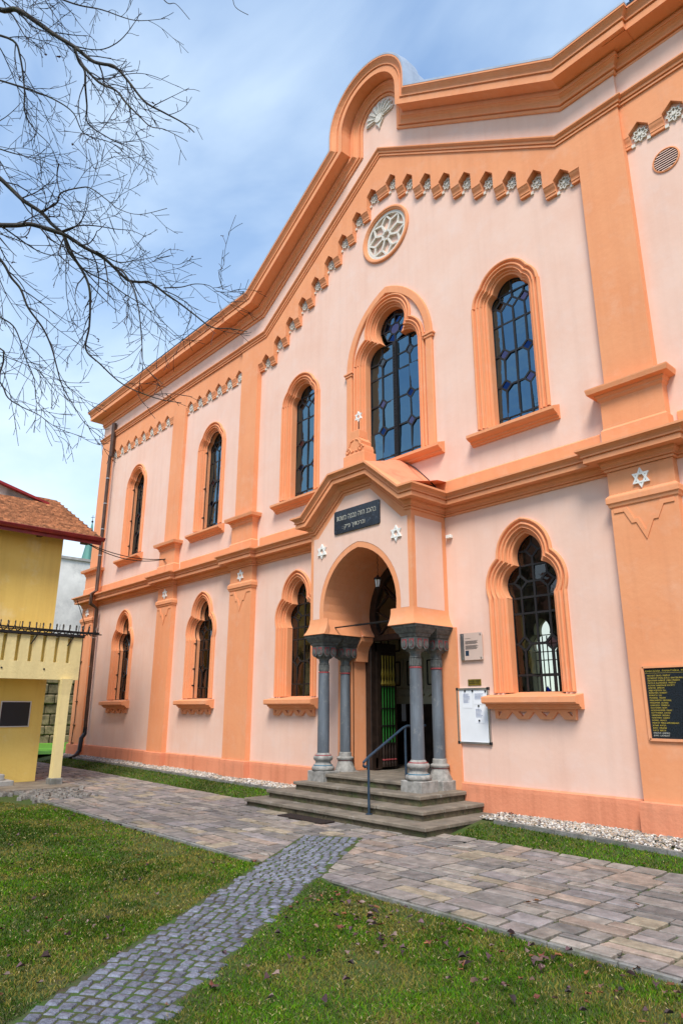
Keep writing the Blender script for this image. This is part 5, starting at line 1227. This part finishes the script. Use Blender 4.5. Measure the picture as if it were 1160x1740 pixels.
mb.tube(P, .014, 4); mb.tube([(BX - .03, -9, 3.45), (BX - .02, -6, 3.47), (BX, -3.2, 3.44), (BX, -2.8, 3.45)], .022, 5); mb.tube([(BX + .04, -9, 3.40), (BX + .05, -6, 3.41), (BX + .04, -2.75, 3.41)], .015, 5)
mb.build('coil', 'dark_iron', bw)
for k in range(22): y = -2.85 - k * .24; MB().tube([(BX - .03, y, 3.36), (BX - .03 + random.uniform(-.02, .02), y + .01, 3.60)], .009, 4).build('stay', 'dark_iron', bw)
for y in (-3.42, -4.3): MB().tube([(BX + .01, y, 3.36), (BX + .03, y - .17, 3.08)], .014, 4).build('stay', 'dark_iron', bw)
cb = thing('overhead_cable', 'black cable strung from the house eaves to the synagogue wall', 'cable', (-8.4, -3.2, 5.9))
A_, B_ = Vector((-8.40, -3.2, 5.92)), Vector((-9.45, -.26, 6.05))
mb = MB()
for sag in (.16, .24): mb.tube([A_.lerp(B_, t / 14) + Vector((0, 0, -sag * 4 * (t / 14) * (1 - t / 14))) for t in range(15)], .013, 5)
mb.tube([B_, B_ + Vector((-.3, .1, .03))], .02, 5); mb.build('wires', 'dark_iron', cb)
MB().cbox(-8.5, -8.3, -3.3, -3.1, 5.86, 5.96, .01).build('junction_box', 'dark_iron', cb)
c2 = MB().tube([(.25, -.02, 6.62), (.6, -.12, 6.52), (1.0, -.3, 6.25), (1.35, -.36, 5.92), (1.6, -.33, 5.62)], .012, 5).build('roof_cable', 'dark_iron'); tag(c2, 'thin grey cable trailing over the porch roof', 'cable')

# ---- old stone wall, rendered wall and spire beyond
sw = thing('stone_wall', 'old wall of rough brown stone blocks behind the balcony post', 'wall', (-24.3, 2, -.1))
MB().box(-24.6, -24.12, -4, 9, -.2, 4.4).build('mortar', 'soil', sw)
z = -.1
for row in range(9):
    h = random.uniform(.42, .52); y = -3.5 + random.uniform(-.5, 0)
    while y < 8.5:
        l = random.uniform(.6, 1.3)
        if -1.5 < y < 5: MB().cbox(-24.2, -24.0 + random.uniform(-.05, .05), y + .015, y + l - .015, z + .015, z + h - .015, .04).build('stone_block', 'stone_block', sw)
        y += l
    z += h
gw = thing('grey_gable_wall', 'tall weathered grey rendered wall beyond the synagogue corner', 'wall', (-29.5, 3, 0))
MB().box(-34, -29.5, -4, 14, -.2, 9.85).build('render', 'pale_render', gw); MB().box(-34.1, -29.4, -4.1, 14.1, 9.85, 10.0).build('coping', 'concrete', gw)
sp = along(154, 915, 95); spx, spy = sp.x, sp.y
zt_ = along(159, 890, 95).z; zbm = along(150, 955, 95).z
ch = thing('church_spire', 'slim green copper church spire far behind the grey wall', 'spire', (spx, spy, 0))
hb = (zt_ - zbm)
R_ = [[(spx + r * cos(pi / 8 + k * pi / 4), spy + r * sin(pi / 8 + k * pi / 4), z) for k in range(8)] for r, z in ((1.45, zbm - 3), (1.0, zbm - .2), (.62, zbm + hb * .38), (.20, zbm + hb * .85), (.07, zt_ + .3))]
MB().rings(R_, True, True).build('steeple', 'copper_green', ch)
MB().box(spx - 1.5, spx + 1.5, spy - 1.5, spy + 1.5, -.2, zbm - 2.9).build('tower', 'pale_render', ch)
MB().lathe([(.05, 0), (.16, .1), (.16, .22), (.05, .32)], spx, spy, 8, zt_ + .3).tube([(spx, spy, zt_ + .5), (spx, spy, zt_ + 1.4)], .035, 5).tube([(spx - .2, spy - .2, zt_ + 1.1), (spx + .2, spy + .2, zt_ + 1.1)], .035, 5).build('cross', 'dark_iron', ch)
# ---- the house across the yard, which the lower panes mirror
oh = thing('opposite_house', 'beige house with red tiled roof across the yard, mirrored in the lower panes', 'house', (-16, -26, -.2))
MB().box(-34, 2, -36, -25, -.2, 7.6).build('wall', 'beige_render', oh)
MB().prism([(-37, 7.55), (-24.3, 7.55), (-30.5, 12.6)], -35, 3, 'yz').build('roof', 'roof_red', oh)
for k in range(9):
    for z in (1.2, 4.6): 
        w_ = MB().box(-32.5 + k * 3.8, -31.2 + k * 3.8, -25.03, -24.97, z, z + 1.9).build('window', 'screen_black', oh)
        MB().box(-32.7 + k * 3.8, -31.0 + k * 3.8, -25.0, -24.85, z - .12, z - .01).build('sill', 'concrete', w_)

# ================================================================== BARE TREE
TD = 9.0
trunk_xy = along(-560, 900, 9.4)
tx_, ty_ = trunk_xy.x, trunk_xy.y
tree = thing('bare_tree', 'leafless tree reaching in with drooping dark branches over the lawn', 'tree', (tx_, ty_, g(tx_, ty_)))
tw = MB(); tk = MB(); seeds = []
Q = [(tx_ + .1 * sin(z), ty_ + .08 * cos(1.3 * z), z) for z in np.linspace(g(tx_, ty_) - .1, 12.5, 14)]
tk.tube(Q, [.34, .27, .25, .24, .23, .22, .21, .20, .18, .16, .13, .10, .07, .03], 12)
tk.build('trunk', 'bark', tree, smooth=60)
rt = random.Random(5)
def smooth_path(P, n=4):
    out = []
    for i in range(len(P) - 1):
        p0 = P[max(i - 1, 0)]; p1 = P[i]; p2 = P[i + 1]; p3 = P[min(i + 2, len(P) - 1)]
        for k in range(n):
            t = k / n; out.append(0.5 * ((2 * p1) + (p2 - p0) * t + (2 * p0 - 5 * p1 + 4 * p2 - p3) * t * t + (3 * p1 - p0 - 3 * p2 + p3) * t ** 3))
    return out + [P[-1]]
def rv(s=1.0): return Vector((rt.gauss(0, s), rt.gauss(0, s), rt.gauss(0, s)))
def grow(p, d, length, r, level, sag):
    """a twig that swings out in a smooth arc, droops, and turns up at the tip"""
    n = max(5, int(length / .06)); st = length / n; P = [p.copy()]; d = d.normalized()
    curl = rv(); curl = (curl - d * curl.dot(d)).normalized() * rt.uniform(.3, 2.2)
    for i in range(n):
        f = i / n
        d = (d + (curl + Vector((0, 0, -sag * (1.0 - 1.9 * f)))) * st + rv(.028)).normalized(); p = p + d * st; P.append(p.copy())
        if rt.random() < .07: d = (d + rv(.22)).normalized()
        if rt.random() < .04: curl = -curl * .7
    R = [max(.0036, r * (1 - .70 * i / n)) for i in range(n + 1)]
    tw.tube(P, R, 4 if r > .006 else 3)
    if level > 0:
        k = int(length / (.20 if level > 1 else .19)) + (1 if level > 1 else 0); sgn = 1
        for j in range(k):
            i = int((.15 + .8 * (j + rt.random()) / k) * n); t = (P[min(i + 1, n)] - P[max(i - 1, 0)]).normalized()
            side = rv(); side = (side - t * side.dot(t)).normalized()
            grow(P[i], t * .8 + side * rt.uniform(.45, .9), length * rt.uniform(.22, .5) if level > 1 else rt.uniform(.08, .24), max(.004, R[i] * .66), level - 1, sag)
    if level == 0 and rt.random() < .03: seeds.append((P[-1], d))
    return P
ZS = 2.289
LIMBS = [  # traced course (zoomed pixels), start depth, end depth, thickness
    ([(-160, -60), (0, 15), (60, 45), (150, 85), (215, 125), (290, 180), (345, 225), (400, 242), (450, 268), (500, 320), (560, 400), (640, 450), (700, 468), (760, 500)], 9.2, 8.6, .040),
    ([(290, 180), (312, 230), (335, 280), (345, 345), (338, 410), (340, 480), (420, 530), (500, 590), (590, 640)], 8.9, 9.3, .020),
    ([(335, 265), (390, 310), (440, 360), (490, 400), (540, 450), (600, 490), (660, 512), (715, 550)], 8.8, 8.2, .017),
    ([(-160, 560), (0, 685), (50, 730), (100, 780), (160, 820), (200, 865), (240, 910), (275, 975), (305, 1040), (335, 1100), (350, 1170), (342, 1260), (340, 1350), (380, 1420), (480, 1490), (600, 1540), (700, 1570)], 9.5, 9.0, .034),
    ([(-200, 870), (0, 880), (70, 878), (140, 882), (200, 896), (260, 920), (320, 947), (380, 982), (430, 1022), (490, 1080), (540, 1095), (590, 1108), (650, 1145), (700, 1185), (760, 1222), (830, 1265), (890, 1286), (960, 1288)], 9.0, 9.4, .036),
    ([(640, 1128), (700, 1120), (760, 1104), (810, 1110), (860, 1120), (955, 1128)], 9.2, 9.6, .009),
    ([(855, 1118), (858, 1070), (866, 1030), (872, 995)], 9.4, 9.5, .006),
    ([(-160, 860), (0, 1000), (40, 1062), (80, 1125), (130, 1200), (170, 1270), (200, 1345), (226, 1420), (235, 1500), (285, 1580), (335, 1650), (420, 1715)], 8.4, 8.8, .020),
    ([(-120, 1340), (0, 1480), (40, 1552), (90, 1585), (150, 1612), (220, 1655), (330, 1710)], 8.2, 8.5, .013),
    ([(160, 820), (205, 780), (250, 745), (310, 728), (360, 738), (410, 775), (470, 803), (540, 828), (640, 815)], 9.3, 8.7, .013),
    ([(220, 640), (225, 690), (245, 760), (275, 820), (300, 900)], 9.0, 9.2, .010),
    ([(-60, 120), (40, 160), (75, 230), (90, 330), (105, 430), (140, 500), (200, 560), (225, 640)], 8.6, 9.1, .016),
    ([(-60, 300), (60, 330), (130, 360), (210, 380), (290, 440), (330, 520), (420, 560), (520, 620), (600, 680)], 9.6, 9.2, .014),
    ([(-160, -120), (120, -40), (280, 20), (400, 40), (520, 80), (640, 70)], 9.4, 9.0, .018),
    ([(500, -120), (600, -40), (650, 0), (690, 20), (742, 72)], 9.0, 8.8, .010), ([(780, -100), (880, -20), (920, 30), (970, 52)], 8.9, 8.7, .008),
    ([(-60, 560), (20, 590), (100, 600), (160, 620), (220, 640)], 8.5, 8.7, .010),
    ([(240, 905), (300, 880), (370, 870), (450, 880), (520, 900), (580, 930)], 9.2, 9.6, .012),
    ([(430, 1022), (480, 1060), (520, 1140), (545, 1230), (560, 1330), (570, 1420), (640, 1490)], 9.1, 8.7, .014),
    ([(260, 925), (290, 1000), (340, 1060), (420, 1100), (480, 1140), (560, 1190), (640, 1250), (720, 1330)], 9.1, 9.5, .014),
    ([(380, 985), (450, 1010), (530, 1020), (600, 1000), (665, 958)], 9.1, 9.3, .010),
    ([(-80, 1180), (0, 1240), (60, 1300), (110, 1390), (135, 1480), (140, 1560), (200, 1620)], 8.6, 8.9, .012),
]
for pts, d0, d1, r in LIMBS:
    P = [along(x / ZS, y / ZS, d0 + (d1 - d0) * i / (len(pts) - 1)) + rv(.02) for i, (x, y) in enumerate(pts)]
    if pts[0][0] < -100: P.insert(0, Vector((tx_, ty_, max(1.5, min(11.8, P[0].z - .5)))))
    S = smooth_path(P, 5); n = len(S); R = [max(.004, r * (1 - .86 * i / n)) for i in range(n)]
    b = MB().tube(S, R, 7).build('branch', 'bark', tree, smooth=60)
    L_ = sum((S[i + 1] - S[i]).length for i in range(n - 1)); acc = 0; nxt = .12
    i0 = next(i for i, s_ in enumerate(S) if (s_ - CAM).dot(CR) / (s_ - CAM).dot(CF) * FPX > -660) 
    if pts[0][0] > 450 and pts[0][1] < 0: i0 = n
    for i in range(i0, n - 1):
        acc += (S[i + 1] - S[i]).length
        while acc > nxt:
            nxt += rt.uniform(.11, .26); t = (S[i + 1] - S[i]).normalized(); side = rv(); side = (side - t * side.dot(t)).normalized()
            f = i / n
            grow(S[i].copy(), t * .8 + side * rt.uniform(.5, 1.0), rt.uniform(.35, 1.5) * (1.1 - .8 * f), max(.0042, min(.011, R[i] * .55)), 2 if rt.random() < .6 else 1, 1.5)
tw.build('twigs', 'twig', tree)
sm = MB(); sc_ = []
for p, d in seeds[:70]:
    for k in range(4):
        q = rv(); q.normalize(); s = rt.uniform(.02, .045); n0 = len(sm.v)
        a = p + q * s; b = q.cross(Vector((0, 0, 1))) * s * .35
        sm.add([p, a * .5 + p * .5 + b, a, a * .5 + p * .5 - b], [(0, 1, 2), (0, 2, 3)]); c_ = rt.uniform(.5, 1.1); sc_ += [(.30 * c_, .13 * c_, .10 * c_)] * 4
if sm.v:
    o = sm.build('withered_leaves', 'dead_leaf', tree); colour(o.data, np.array(sc_)); tag(o, kind='stuff')

# ================================================================== FALLEN LEAVES
LM = []; LNAME = {}
for k in range(7):
    n = 9; m1 = MB(); V = [(0, 0, .006)]
    cur = random.uniform(.25, .9)
    for j in range(n):
        a = 2 * pi * j / n; r = (.030 + .010 * cos(a)) * random.uniform(.65, 1.2); x, y = r * cos(a), r * .72 * sin(a)
        V.append((x, y, .004 + cur * (abs(y) ** 1.25) * 3.2 + random.uniform(0, .012)))
    F = [(0, 1 + j, 1 + (j + 1) % n) for j in range(n)]
    m1.add(V, F); m1.tube([(.034, 0, .006), (.05, .004, .008), (.062, .010, .006)], .0012, 3); me = m1.mesh('fallen_leaf'); me.materials.append(M['dead_leaf'])
    c_, nm_ = [((.34, .10, .06), 'rust red'), ((.17, .075, .07), 'dark brown'), ((.34, .19, .13), 'tan'), ((.09, .055, .055), 'nearly black'), ((.42, .17, .06), 'orange brown'), ((.24, .13, .15), 'purplish'), ((.40, .27, .23), 'pinkish grey')][k]; colour(me, c_); LM.append(me); LNAME[me.name] = nm_
cnt = 0; tries = 0
while cnt < 285 and tries < 9000:
    tries += 1
    if random.random() < .25: x, y = random.uniform(3.6, 7.6), random.uniform(-5.7, -4.66)
    elif random.random() < .62: x, y = random.uniform(3, 8.6), random.uniform(-9, -1.4)
    else: x, y = random.uniform(-5, 5.5), random.uniform(-9.5, -4.6)
    if not visible(x, y, 0): continue
    if not in_lawn(x, y) and random.random() > .12: continue
    if -2.3 < x < 2.5 and y > -2.1: continue
    o = bpy.data.objects.new('fallen_leaf', random.choice(LM)); C.objects.link(o); s = random.uniform(.55, 1.2)
    onl = in_lawn(x, y); o.location = (x, y, g(x, y) + (.004 if onl else .014)); o.rotation_euler = (random.uniform(-.35, .35), random.uniform(-.35, .35), random.uniform(0, 6.28)); o.scale = (s, s, s)
    if onl: tag(o, LNAME[o.data.name] + ' curled leaf lying in the grass ' + ('strip by the gravel' if y > -2 else 'right of the cobbles' if strip_tu(x, y)[1] > 0 else 'left of the cobbles'), 'leaf', 'fallen leaves in the grass')
    else: tag(o, LNAME[o.data.name] + ' curled leaf lying on the ' + ('cobbles' if abs(strip_tu(x, y)[1]) < SHW and strip_tu(x, y)[0] > 0 else 'flagstones'), 'leaf', 'fallen leaves on the paving')
    cnt += 1
for k in range(26):   # leaves blown into the gravel corner by the steps
    x = 2.5 + abs(random.gauss(0, .35)); y = random.uniform(-.62, -.1) ; o = bpy.data.objects.new('fallen_leaf', random.choice(LM)); C.objects.link(o)
    o.location = (x, y, g(x, y) + .02); o.rotation_euler = (random.uniform(-.5, .5), random.uniform(-.5, .5), random.uniform(0, 6.28)); s = random.uniform(.5, .9); o.scale = (s, s, s)
    tag(o, LNAME[o.data.name] + ' dry leaf blown onto the gravel by the steps', 'leaf', 'dry leaves on the gravel')
